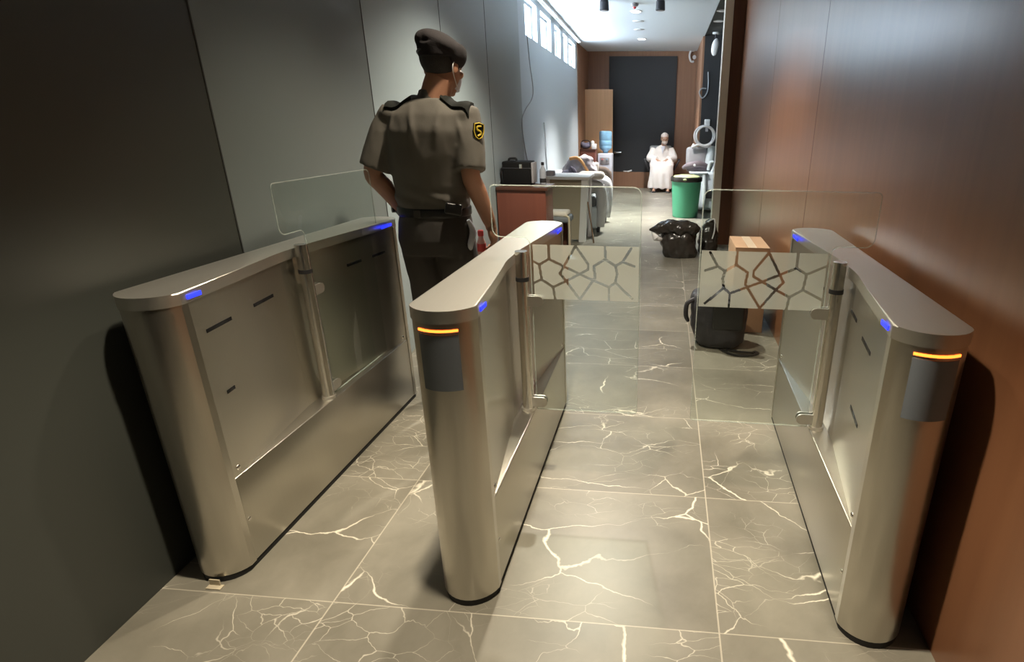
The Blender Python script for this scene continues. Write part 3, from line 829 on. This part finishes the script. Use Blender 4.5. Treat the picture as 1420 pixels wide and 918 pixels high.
# dark backpack
bp = thing('backpack', 'black backpack slumped on the floor in front of the brown carton', 'bag', (.395, 3.62, 0), R(-4))
bm = bmesh.new(); stack(bm, [(.01, 0, .0, .13, .10), (.01, 0, .03, .165, .125), (.0, 0, .14, .185, .13), (-.005, 0, .27, .19, .125), (-.005, .01, .35, .18, .11), (0, .015, .385, .12, .07)], 30, 3.2)
b2 = remesh(bm, .011, 3); wrinkle(b2, .012, 8, 2); 
for v in b2.verts: v.co.z = max(0, v.co.z)
pk = obj('pack', b2, 'backpack', bp, angle=180)
bm = bmesh.new(); box(bm, (.055, -.118, .24), (.21, .05, .20), Matrix.Rotation(R(4), 3, 'X'), .02); wrinkle(bm, .004, 14, 5); fp = obj('front_pocket', bm, 'black', bp)
bm = bmesh.new(); tube(bm, [(-.04, -.145, .325), (.05, -.150, .335), (.14, -.145, .32)], .004, 6, 4); obj('zip', bm, 'metal_dark', fp)
bm = bmesh.new()
for a in ([(-.165, -.06, .33), (-.215, -.08, .30), (-.22, -.08, .22), (-.205, -.05, .17)],): tube(bm, a, [.014, .016, .016, .012], 8, 4)
obj('side_strap', bm, 'backpack', bp)
bm = bmesh.new()
def strap(pts, w, t):
    P = catmull(pts, 8); rings = []
    for i, p in enumerate(P):
        d_ = (P[min(i+1, len(P)-1)]-P[max(i-1, 0)]).normalized(); s_ = d_.cross(Vector((0, 0, 1))).normalized()
        rings.append([p+s_*w, p-s_*w, p-s_*w+Vector((0, 0, t)), p+s_*w+Vector((0, 0, t))])
    loft(bm, rings)
strap([(.02, -.12, .004), (.10, -.20, .003), (.20, -.20, .004), (.26, -.15, .004), (.24, -.12, .004)], .012, .006)
strap([(.06, -.12, .005), (.15, -.165, .012), (.235, -.165, .012)], .011, .006)
obj('shoulder_strap', bm, 'black', bp)
bm = bmesh.new(); tube(bm, [(-.05, .03, .375), (.0, .02, .415), (.06, .03, .375)], .009, 8, 5); obj('carry_handle', bm, 'black', bp)
# bin bag
gb = thing('rubbish_bag', 'shiny black rubbish bag knotted on the floor in front of the green bin', 'bag', (.17, 6.32, 0))
bm = bmesh.new(); stack(bm, [(.02, 0, 0, .17, .15), (.02, 0, .05, .20, .17), (0, 0, .17, .21, .17), (.0, 0, .26, .20, .15), (.0, 0, .33, .13, .10)], 30, 2.5)
b2 = remesh(bm, .012, 2); wrinkle(b2, .03, 5, 9, (1, 1, .8)); wrinkle(b2, .006, 15, 4)
for v in b2.verts: v.co.z = max(0, v.co.z)
obj('sack', b2, 'bag_black', gb, angle=60)
bm = bmesh.new()
tube(bm, [(.19, -.03, .28), (.06, -.06, .335), (-.10, -.08, .335), (-.24, -.08, .315), (-.335, -.08, .305)], [.04, .085, .08, .05, .008], 16, 4); tube(bm, [(.0, -.1, .27), (.12, -.07, .32), (.23, -.04, .31)], [.05, .075, .03], 14, 4)
b2 = remesh(bm, .010, 2); wrinkle(b2, .022, 8, 6); wrinkle(b2, .006, 20, 2); obj('gathered_mouth', b2, 'bag_black', gb, angle=60)
bm = bmesh.new(); tube(bm, [(-.30, -.07, .29), (-.25, -.065, .22), (-.19, -.05, .19)], [.006, .045, .02], 12, 4); wrinkle(bm, .012, 14, 8); obj('white_lining', bm, 'bag_white', gb)
# small dark clutter bag at the jamb
dk = thing('dark_sack', 'slack dark sack leaning on the jamb beside the rubbish bag', 'bag', (.52, 6.55, 0))
bm = bmesh.new(); stack(bm, [(0, 0, 0, .10, .12), (0, 0, .1, .12, .13), (.01, 0, .25, .10, .10), (.02, 0, .38, .05, .06)], 24); b2 = remesh(bm, .012, 2); wrinkle(b2, .025, 8, 12)
for v in b2.verts: v.co.z = max(0, v.co.z)
obj('sack', b2, 'bag_black', dk, angle=60)
bm = bmesh.new(); tube(bm, [(-.02, -.06, .36), (.05, -.1, .40), (.06, -.11, .28), (.04, -.12, .18)], .008, 8, 5); obj('tie_cord', bm, 'hose', dk)
# green bin
gn = thing('waste_bin', 'green plastic waste bin with a black liner folded over its rim', 'bin', (.335, 9.2, 0))
bm = bmesh.new(); lathe(bm, [(.19, 0), (.20, .01), (.235, .56), (.24, .6), (.245, .6), (.245, .615), (.225, .615), (.222, .58), (.19, .03)], seg=40); obj('bucket', bm, 'green', gn)
bm = bmesh.new(); lathe(bm, [(.246, .56), (.25, .565), (.252, .61), (.246, .63), (.228, .632), (.222, .6), (.2, .3), (.195, .29)], seg=40); wrinkle(bm, .005, 14, 3); obj('liner', bm, 'bag_black', gn)
bm = bmesh.new(); lathe(bm, [(.0001, .66), (.12, .655), (.2, .64), (.215, .62), (.0001, .62)], seg=36); obj('bin_lid', bm, 'lid_olive', gn)
bm = bmesh.new(); ell(bm, (-.03, -.24, .60), (.035, .02, .02)); obj('liner_knot', bm, 'lid_olive', gn)
# grey cleaning machine with a coil of hose
mc = thing('cleaning_machine', 'grey wheeled machine with padded back behind the green bin', 'machine', (.60, 9.75, 0))
bm = bmesh.new(); box(bm, (.07, .08, .36), (.40, .46, .62), None, .04); obj('housing', bm, 'sofa_base', mc)
bm = bmesh.new(); box(bm, (-.10, .12, .90), (.34, .16, .30), Matrix.Rotation(R(-10), 3, 'X'), .05); obj('padded_back', bm, 'grey_plastic', mc)
bm = bmesh.new(); tube(bm, [(.09, .06, .70), (.13, .08, .86), (.16, .12, 1.06)], [.075, .085, .07], 18, 4); obj('tank', bm, 'pale_plastic', mc)
bm = bmesh.new(); tube(bm, [(-.31, .0, .72), (-.22, -.06, .77), (-.05, -.05, .79), (.1, .0, .75)], [.03, .05, .055, .03], 12, 4); box(bm, (-.08, .05, .72), (.36, .18, .13), None, .05); ar = obj('armrest', bm, 'purple_dark', mc)
bm = bmesh.new(); ell(bm, (-.13, -.11, .775), (.022, .02, .02)); obj('knob', bm, 'white', ar)
bm = bmesh.new(); tube(bm, [(.16, -.10, .66), (.21, -.10, .80), (.13, -.10, .82), (.10, -.10, .70)], .028, 10, 4); obj('spout', bm, 'pale_plastic', mc)
bm = bmesh.new(); box(bm, (-.06, -.12, .655), (.30, .14, .03), None, .01); obj('tray', bm, 'sofa_base', mc)
bm = bmesh.new(); tube(bm, [(.03, -.15, .66), (.05, -.17, .4), (.05, -.17, .15)], [.03, .035, .03], 10, 4); obj('front_leg', bm, 'pale_plastic', mc)
bm = bmesh.new(); box(bm, (.13, -.16, .31), (.10, .01, .13), None, .003); obj('dark_hatch', bm, 'metal_dark', mc)
for sx in (-1, 1):
    bm = bmesh.new(); cyl(bm, (.07+sx*.14, -.1, .05), (.07+sx*.19, -.1, .05), .05); obj('wheel', bm, 'rubber', mc)
hs = thing('hose_coil', 'coil of white hose lying on top of the grey machine', 'hose', (.60, 9.78, 1.06))
bm = bmesh.new()
for k, (r_, yy) in enumerate(((.155, 0), (.145, .03), (.15, -.03))):
    tube(bm, [(r_*math.cos(2*PI*i/20)+.015*k, yy+.01*math.sin(i), .17+r_*math.sin(2*PI*i/20)) for i in range(21)], .014, 8, 3)
tube(bm, [(-.15, 0, .04), (-.18, -.02, -.01), (-.08, -.03, .03), (.06, -.02, .0), (.12, 0, .03)], .02, 8, 4)
obj('loops', bm, 'hose', hs)

# ------------------------------------------------------------------ furniture along the left wall
dkx0, dkx1, dy0 = -1.655, -1.165, 5.5
ds = thing('desk', 'reddish mahogany desk end-on against the pale wall, black case on it', 'desk', (0, 0, 0))
obj('front_panel', BB(dkx0, dkx1, dy0, dy0+.03, .03, .79, .003), 'desk_red', ds)
obj('side_panel', BB(dkx1-.03, dkx1, dy0+.031, dy0+.36, .0, .79, .003), 'desk_red', ds)
obj('side_panel', BB(dkx0, dkx0+.03, dy0+.031, dy0+.36, .0, .79, .003), 'desk_red', ds)
obj('worktop', BB(dkx0, dkx1+.02, dy0-.02, dy0+.40, .791, .822, .004), 'desk_top', ds)
# glazed edge strip on the desk
cs = thing('equipment_case', 'boxy black equipment case with handle standing on the mahogany desk', 'case', (-1.485, 5.76, .823))
bm = bmesh.new(); box(bm, (0, 0, .115), (.29, .24, .23), None, .018); obj('case_body', bm, 'case', cs)
bm = bmesh.new(); box(bm, (0, -.002, .165), (.296, .246, .012), None, .004); obj('lid_seam', bm, 'metal_dark', cs)
bm = bmesh.new(); tube(bm, [(-.10, 0, .228), (-.09, 0, .25), (-.03, 0, .252), (-.02, 0, .228)], .012, 8, 4); obj('handle', bm, 'black', cs)
bm = bmesh.new(); box(bm, (.05, -.122, .185), (.03, .008, .04), None, .002); obj('latch', bm, 'chrome', cs)
bm = bmesh.new(); box(bm, (.155, 0, .12), (.02, .18, .2), None, .006); obj('side_plate', bm, 'grey_plastic', cs)
bm = bmesh.new(); box(bm, (-.155, 0, .15), (.03, .07, .06), None, .01); obj('side_latch', bm, 'black', cs)
bt = thing('water_bottle', 'clear drinks bottle with black cap standing beside the black case', 'bottle', (-1.245, 5.78, .823))
bm = bmesh.new(); lathe(bm, [(.030, 0), (.033, .01), (.033, .12), (.03, .145), (.014, .175), (.013, .19)]); obj('bottle_body', bm, 'pet', bt)
bm = bmesh.new(); lathe(bm, [(.015, .19), (.016, .192), (.016, .215), (.012, .22)]); obj('bottle_cap', bm, 'black', bt)
bm = bmesh.new(); lathe(bm, [(.0335, .02), (.0342, .022), (.0342, .06), (.0335, .062)]); obj('bottle_label', bm, 'metal_dark', bt)
# white-framed counter with a beige panel
cn = thing('counter', 'white-edged counter with a beige front panel behind the stool', 'counter', (0, 0, 0))
obj('top', BB(-1.50, -.93, 6.93, 7.5, .765, .80, .004), 'white', cn)
obj('beige_panel', BB(-1.42, -1.02, 6.985, 7.01, .02, .764), 'beige', cn, False)
obj('side_upright', BB(-1.50, -1.42, 6.95, 7.45, 0, .764, .003), 'lav', cn)
bm = bmesh.new(); slab(bm, [(-1.02, .764), (-.94, .764), (-.985, 0), (-1.065, 0)], 'Y', 6.94, 7.04); obj('slanted_leg', bm, 'white', cn, False)
obj('back_upright', BB(-1.0, -.96, 7.3, 7.46, 0, .764, .003), 'lav', cn)
bm = bmesh.new(); tube(bm, [(-.95, 6.96, .50), (-.90, 6.93, .2), (-.87, 6.90, .0)], .012, 8, 3); obj('prop_bar', bm, 'chrome', cn)
pt = tag(obj('phone_dock', B((-1.42, 7.05, .83), (.10, .12, .06), None, .01), 'cloth_grey'), 'small grey boxy dock on the corner of the white counter', 'dock')
# stool
st = thing('stool', 'dark stool with a beige cushion on a pale tube leg', 'stool', (-1.06, 6.12, 0))
bm = bmesh.new(); box(bm, (-.08, .05, .42), (.24, .28, .07), None, .025); obj('seat', bm, 'sofa_seat', st)
bm = bmesh.new(); box(bm, (-.10, .05, .475), (.22, .25, .06), None, .028); wrinkle(bm, .008, 12, 2); obj('cushion', bm, 'cloth_beige', st)
bm = bmesh.new(); box(bm, (-.03, .12, .21), (.09, .04, .36), None, .006); obj('back_post', bm, 'desk_top', st)
bm = bmesh.new(); tube(bm, [(-.03, -.06, .46), (.015, -.075, .455), (.03, -.08, .40), (.03, -.08, .03)], .013, 10, 4); obj('tube_leg', bm, 'beige', st)
bm = bmesh.new(); lathe(bm, [(.09, 0), (.09, .006), (.05, .02), (.018, .04)], (.03, -.08, 0)); obj('foot_disc', bm, 'chrome', st)
# cardboard box by the desk
carton('cardboard_box', 'low tan cardboard box on the floor between the officer and the mahogany desk', -1.30, -.86, 4.55, 4.95, 0, .36)
# pale two-seat sofa
sf = thing('sofa', 'pale grey sofa with dark seat behind the white counter', 'sofa', (0, 0, 0))
obj('base', BB(-1.66, -.90, 7.62, 8.55, .05, .34, .03), 'sofa_base', sf)
bm = bmesh.new(); box(bm, (-1.23, 8.0, .41), (.62, .74, .14), None, .05); obj('seat_cushion', bm, 'sofa_seat', sf)
bm = bmesh.new(); box(bm, (-1.58, 8.05, .55), (.2, 1.0, .42), Matrix.Rotation(R(8), 3, 'Y'), .07); obj('backrest', bm, 'sofa', sf)
for y in (7.66, 8.5):
    bm = bmesh.new()
    tube(bm, [(-1.62, y, .55), (-1.25, y, .60), (-.93, y, .61), (-.86, y, .52), (-.855, y, .30), (-.875, y, .08)], [.09, .09, .085, .075, .07, .06], 16, 5); obj('armrest', bm, 'sofa', sf)
for (x, y) in ((-1.6, 7.66), (-1.6, 8.5), (-.9, 7.66), (-.9, 8.5)):
    bm = bmesh.new(); cyl(bm, (x, y, 0), (x, y, .08), .022, .03); obj('leg', bm, 'metal_dark', sf)
# clothes heaped on the sofa
cp = thing('jacket', 'crumpled grey jacket with an orange strap heaped on the sofa back', 'jacket', (-1.24, 8.1, .485))
bm = bmesh.new(); stack(bm, [(0, 0, .02, .24, .20), (0, 0, .14, .29, .20), (.02, .0, .32, .25, .16), (.05, .0, .48, .15, .09)], 26); b2 = remesh(bm, .018, 3); wrinkle(b2, .035, 4.5, 7); wrinkle(b2, .012, 14, 3)
for v in b2.verts: v.co.z = max(0, v.co.z)
obj('heap', b2, 'cloth_grey', cp, angle=180)
bm = bmesh.new(); tube(bm, [(-.2, -.16, .24), (-.10, -.20, .26), (.02, -.19, .22)], [.03, .07, .03], 12, 4); tube(bm, [(-.12, -.2, .22), (-.06, -.2, .34), (.0, -.19, .24)], [.03, .035, .03], 10, 4); wrinkle(bm, .012, 14, 2); obj('sleeve', bm, 'cloth_dark', cp)
bm = bmesh.new(); tube(bm, [(-.10, -.08, .46), (.02, -.10, .47), (.12, -.12, .36), (.20, -.14, .2)], .022, 8, 5); obj('strap', bm, 'orange', cp)
cu = tag(obj('pillow', wr := remesh(box(bmesh.new(), (-.99, 7.66, .758), (.36, .24, .10), None, .055), .014, 4), 'cloth_beige', None, True, 180), 'off-white pillow lying on the near arm of the pale sofa below the jacket', 'pillow')
bm = bmesh.new(); box(bm, (0, 0, 0), (.12, .16, .16), Matrix.Rotation(R(15), 3, 'Z'), .02); wrinkle(bm, .008, 10, 3); o = obj('tote_bag', bm, 'cloth_beige'); o.location = (-1.06, 8.5, .79); tag(o, 'small off-white cloth bag behind the jacket on the far arm of the pale sofa', 'bag')
# taupe sofa further back
s2 = thing('sofa', 'taupe sofa end near the water dispenser, further back', 'sofa', (0, 0, 0))
obj('base', BB(-1.72, -1.12, 11.0, 11.9, .06, .38, .04), 'brown_sofa', s2)
obj('seat_cushion', BB(-1.55, -1.10, 11.12, 11.8, .381, .50, .045), 'brown_sofa', s2)
bm = bmesh.new(); tube(bm, [(-1.70, 11.05, .56), (-1.3, 11.05, .56), (-1.12, 11.05, .50), (-1.09, 11.05, .1)], [.08, .08, .075, .06], 14, 5); obj('armrest', bm, 'brown_sofa', s2)
for x in (-1.66, -1.16):
    bm = bmesh.new(); cyl(bm, (x, 11.1, 0), (x, 11.1, .07), .02, .028); obj('leg', bm, 'metal_dark', s2)
# reddish cabinet with things on it
cb = thing('cabinet', 'low reddish wooden cabinet beside the water dispenser', 'cabinet', (-1.63, 12.2, 0))
obj('cabinet_body', B((0, 0, .44), (.32, .36, .88), None, .005), 'desk_red', cb)
obj('door', B((0, -.186, .46), (.29, .012, .76), None, .003), 'desk_red', cb)
obj('cabinet_top', B((0, 0, .893), (.335, .40, .022), None, .004), 'desk_top', cb)
ba = thing('handbag', 'dark bag lying on the reddish cabinet', 'bag', (-1.685, 12.15, .906))
bm = bmesh.new(); ell(bm, (0, 0, .06), (.11, .1, .06)); ell(bm, (-.06, 0, .09), (.05, .08, .05)); ell(bm, (.05, 0, .085), (.05, .07, .05)); b2 = remesh(bm, .012, 3); wrinkle(b2, .01, 15, 2)
for v in b2.verts: v.co.z = max(0, v.co.z)
obj('bag_body', b2, 'cloth_dark', ba, angle=180)
bm = bmesh.new(); tube(bm, [(-.1, 0, .1), (-.06, 0, .16), (.06, 0, .16), (.1, 0, .1)], .01, 8, 4); obj('bag_handle', bm, 'black', ba)
tb = thing('tissue_box', 'small white tissue box on the reddish cabinet', 'box', (-1.505, 12.12, .906))
obj('carton', B((0, 0, .05), (.10, .1, .1), None, .008), 'white', tb)
bm = bmesh.new(); ell(bm, (-.03, 0, .12), (.035, .025, .045)); wrinkle(bm, .01, 30, 1); obj('tissue', bm, 'white', tb)
# water dispenser
wd_ = thing('water_dispenser', 'pale water dispenser with a large blue bottle before the open wooden door', 'water dispenser', (-1.30, 12.45, 0))
bm = bmesh.new(); box(bm, (0, 0, .41), (.31, .31, .80), None, .02); obj('cabinet', bm, 'cooler', wd_)
bm = bmesh.new(); box(bm, (0, -.158, .66), (.2, .012, .14), None, .004); obj('tap_recess', bm, 'grey_plastic', wd_)
for sx, c_ in ((-1, 'red'), (1, 'water')):
    bm = bmesh.new(); cyl(bm, (sx*.05, -.19, .69), (sx*.05, -.16, .69), .014); obj('tap', bm, c_, wd_)
bm = bmesh.new(); lathe(bm, [(.05, .81), (.06, .85), (.13, .91), (.135, .95), (.13, .96), (.137, .98), (.137, 1.06), (.13, 1.07), (.137, 1.09), (.137, 1.22), (.125, 1.25), (.08, 1.26)]); obj('water_bottle', bm, 'water', wd_)
# bits near the black panel
lv = thing('door_lever', 'small silver lever handle at the edge of the black panel', 'handle', (-1.18, YB-.031, .78))
bm = bmesh.new(); cyl(bm, (0, 0, 0), (0, -.05, 0), .022); obj('rose', bm, 'chrome', lv)
bm = bmesh.new(); tube(bm, [(0, -.045, 0), (.05, -.05, .0), (.15, -.05, .01)], .016, 8, 4); obj('lever', bm, 'chrome', lv)
bm = bmesh.new(); box(bm, (-.03, 0, .012), (.1, .04, .02), Matrix.Rotation(.4, 3, 'Z'), .004); box(bm, (.07, 0, .022), (.1, .04, .03), Matrix.Rotation(-.3, 3, 'Y'), .004)
wrinkle(bm, .004, 30, 1); o = obj('paper_scrap', bm, 'white'); o.location = (-.90, YB-.045, .358); tag(o, 'crumpled white paper on the brown sill under the black panel', 'paper')

# ------------------------------------------------------------------ wall and ceiling fittings
def wall_cable(name, label, pts, r, mat):
    tag(obj(name, T([(wl(y)+.012+dx, y, z) for y, z, dx in pts], r, 8, 8), mat), label, 'cable')
wall_cable('cable', 'thin grey cable hanging down the pale wall from the first window', [(7.24, 2.40, .0), (7.28, 2.1, .01), (7.36, 1.75, .02), (6.95, 1.55, .0), (6.75, 1.42, .0), (6.80, 1.15, .01), (6.97, .88, .01), (7.0, .6, .0)], .006, 'cable')
wall_cable('cable', 'short white cord hanging on the pale wall above the white counter', [(8.15, 1.42, 0), (8.17, 1.2, .005), (8.22, 1.0, .0), (8.28, .78, .0)], .011, 'cable_w')
for k, (x, y) in enumerate(((-.854, 7.99), (-.145, 8.02))):
    t = thing('spotlight', ('black surface spotlight on the white ceiling, the one nearer the windows', 'black surface spotlight on the white ceiling, the one nearer the alcove')[k], 'lamp', (x, y, CH), 0, 'ceiling spotlights')
    bm = bmesh.new(); cyl(bm, (0, 0, -.012), (0, 0, 0), .05); obj('mount', bm, 'metal_dark', t)
    bm = bmesh.new(); lathe(bm, [(.03, -.012), (.055, -.02), (.06, -.12), (.05, -.125)]); hd = obj('head', bm, 'metal_dark', t)
    bm = bmesh.new(); cyl(bm, (0, 0, -.128), (0, 0, -.122), .038); obj('lens', bm, 'grey_plastic', hd)
t = thing('smoke_detector', 'small red-and-white smoke detector between the two black spotlights', 'detector', (-.484, 8.25, CH))
bm = bmesh.new(); lathe(bm, [(.05, 0), (.052, -.015), (.04, -.035), (.02, -.04)]); obj('housing', bm, 'grey_plastic', t)
bm = bmesh.new(); lathe(bm, [(.02, -.04), (.022, -.05), (.012, -.062)]); obj('sensor', bm, 'red', t)
for (x, y, on, lab) in ((-.495, 8.78, 1, 'lit round downlight behind the smoke detector in the white ceiling'), (-.53, 11.5, 1, 'lit round downlight near the far end of the white ceiling'),
                        (-.505, 9.6, 0, 'unlit flush ring in the white ceiling, nearer of two'), (-.53, 10.4, 0, 'unlit flush ring in the white ceiling, farther of two')):
    t = thing('downlight', lab, 'lamp', (x, y, CH), 0, 'ceiling downlights')
    bm = bmesh.new(); lathe(bm, [(.062, 0), (.085, 0), (.085, -.006), (.066, -.008)]); obj('ring', bm, 'white', t)
    bm = bmesh.new(); cyl(bm, (0, 0, -.012), (0, 0, -.004), .062); obj('diffuser', bm, 'lamp' if on else 'frame', t)
for (x, y, lab) in ((.70, 8.9, 'round fitting in the dark alcove ceiling, nearest the brown jamb'), (.72, 9.75, 'round fitting in the dark alcove ceiling, in front of the hanging bulb')):
    t = thing('downlight', lab, 'lamp', (x, y, CH+.02), 0, 'alcove ceiling fittings')
    bm = bmesh.new(); lathe(bm, [(.05, 0), (.08, 0), (.08, -.01), (.05, -.012)]); obj('ring', bm, 'white', t)
    bm = bmesh.new(); cyl(bm, (0, 0, -.008), (0, 0, -.001), .052); obj('diffuser', bm, 'frame', t)
t = thing('hanging_lamp', 'white oval lamp hanging from the dark alcove ceiling', 'lamp', (.775, 10.9, CH+.02))
bm = bmesh.new(); cyl(bm, (0, 0, -.03), (0, 0, 0), .06); obj('ceiling_rose', bm, 'white', t)
bm = bmesh.new(); cyl(bm, (0, 0, -.12), (0, 0, -.03), .012); obj('stem', bm, 'metal_dark', t)
bm = bmesh.new(); ell(bm, (0, 0, -.23), (.065, .045, .14), Matrix.Rotation(R(8), 3, 'Y')); obj('shade', bm, 'white', t)
tag(obj('cable', T([(.70, 11.188, 2.30), (.715, 11.186, 2.1), (.70, 11.17, 1.95), (.62, 11.17, 1.86), (.64-.08, 11.17, 1.95), (.60, 11.17, 2.02), (.68, 11.17, 2.02)], .012, 8, 8), 'cable'), 'loop of grey cable hanging on the black alcove wall', 'cable')
t = thing('wall_socket', 'white socket box on the black alcove wall above the hose coil', 'socket', (.735, 11.2, 1.44))
obj('plate', B((0, -.02, 0), (.10, .04, .11), None, .01), 'white', t)
obj('conduit', B((0, -.015, -.11), (.05, .03, .10), None, .006), 'grey_plastic', t)
t = thing('wall_bracket_lamp', 'white curled bracket lamp high on the brown back wall strip', 'lamp', (.49, YB, 2.78))
bm = bmesh.new(); tube(bm, [(.02, -.02, .11), (-.05, -.05, .09), (-.075, -.06, .0), (-.04, -.06, -.1), (.02, -.05, -.11)], .022, 8, 5); obj('arm', bm, 'white', t)
bm = bmesh.new(); cyl(bm, (.03, -.04, -.02), (.03, 0, -.02), .04); obj('plate', bm, 'hose', t)

# ------------------------------------------------------------------ camera
P_, Yw, Rl = 0.352248755, -0.086319019, 0.007947948
cp, sp, cy_, sy_ = math.cos(P_), math.sin(P_), math.cos(Yw), math.sin(Yw)
fwd = Vector((sy_*cp, cy_*cp, -sp)); right = Vector((cy_, -sy_, 0)); up = right.cross(fwd)
r2 = math.cos(Rl)*right+math.sin(Rl)*up; u2 = -math.sin(Rl)*right+math.cos(Rl)*up
cam = bpy.data.cameras.new('camera'); co = bpy.data.objects.new('camera', cam); COL.objects.link(co)
mw_ = Matrix((r2, u2, -fwd)).transposed().to_4x4(); mw_.translation = (0, 0, 1.42)
co.matrix_world = mw_
cam.sensor_width = 36; cam.sensor_fit = 'HORIZONTAL'; cam.lens = 773.395711/1420*36
cam.shift_x = (710-852.1867)/1420; cam.shift_y = (454.692-459)/1420
cam.clip_start = .05
scene.camera = co

# ------------------------------------------------------------------ light
def spot(name, loc, power, col, size=120, blend=.6, rad=.06, tgt=None):
    l = bpy.data.lights.new(name, 'SPOT'); l.energy = power; l.color = col; l.spot_size = R(size); l.spot_blend = blend; l.shadow_soft_size = rad
    o = bpy.data.objects.new(name, l); COL.objects.link(o); o.location = loc
    if tgt: o.rotation_euler = (Vector(tgt)-Vector(loc)).to_track_quat('-Z', 'Y').to_euler()
    return o
WARM = (1, .87, .67)
spot('lane_downlight', (-.42, 1.22, CH-.03), 430, WARM, 72, .45, .045)
spot('lane_downlight', (-.50, 2.48, CH-.03), 190, WARM, 96, .7, .045)
spot('lane_downlight', (-.50, 4.15, CH-.03), 400, (1, .92, .78), 120, .7, .045)
spot('ceiling_downlight', (-.495, 8.78, CH-.02), 1900, (1, .97, .93), 90, 1.0, .07)
spot('ceiling_downlight', (-.53, 11.5, CH-.02), 680, (1, .97, .93), 100, .8, .07)
for k, (a, b) in enumerate(wins):          # daylight entering through each high window
    l = bpy.data.lights.new('window_daylight', 'AREA'); l.shape = 'RECTANGLE'; l.size = b-a-.06; l.size_y = .36
    l.energy = 1; l.color = (.80, .90, 1.0); l.cycles.is_portal = True
    o = bpy.data.objects.new('window_daylight', l); COL.objects.link(o); x = wl((a+b)/2)
    o.location = (x-.16, (a+b)/2, 2.585)
    o.rotation_euler = Vector((1, 0, 0)).to_track_quat('-Z', 'Y').to_euler()
w = bpy.data.worlds.new('sky'); scene.world = w; w.use_nodes = True
bg = w.node_tree.nodes['Background']; bg.inputs['Color'].default_value = (.80, .91, 1.0, 1); bg.inputs['Strength'].default_value = 60
scene.view_settings.view_transform = 'Standard'; scene.view_settings.look = 'None'
scene.view_settings.gamma = 1; scene.view_settings.exposure = 0.0
scene.view_settings.use_curve_mapping = False
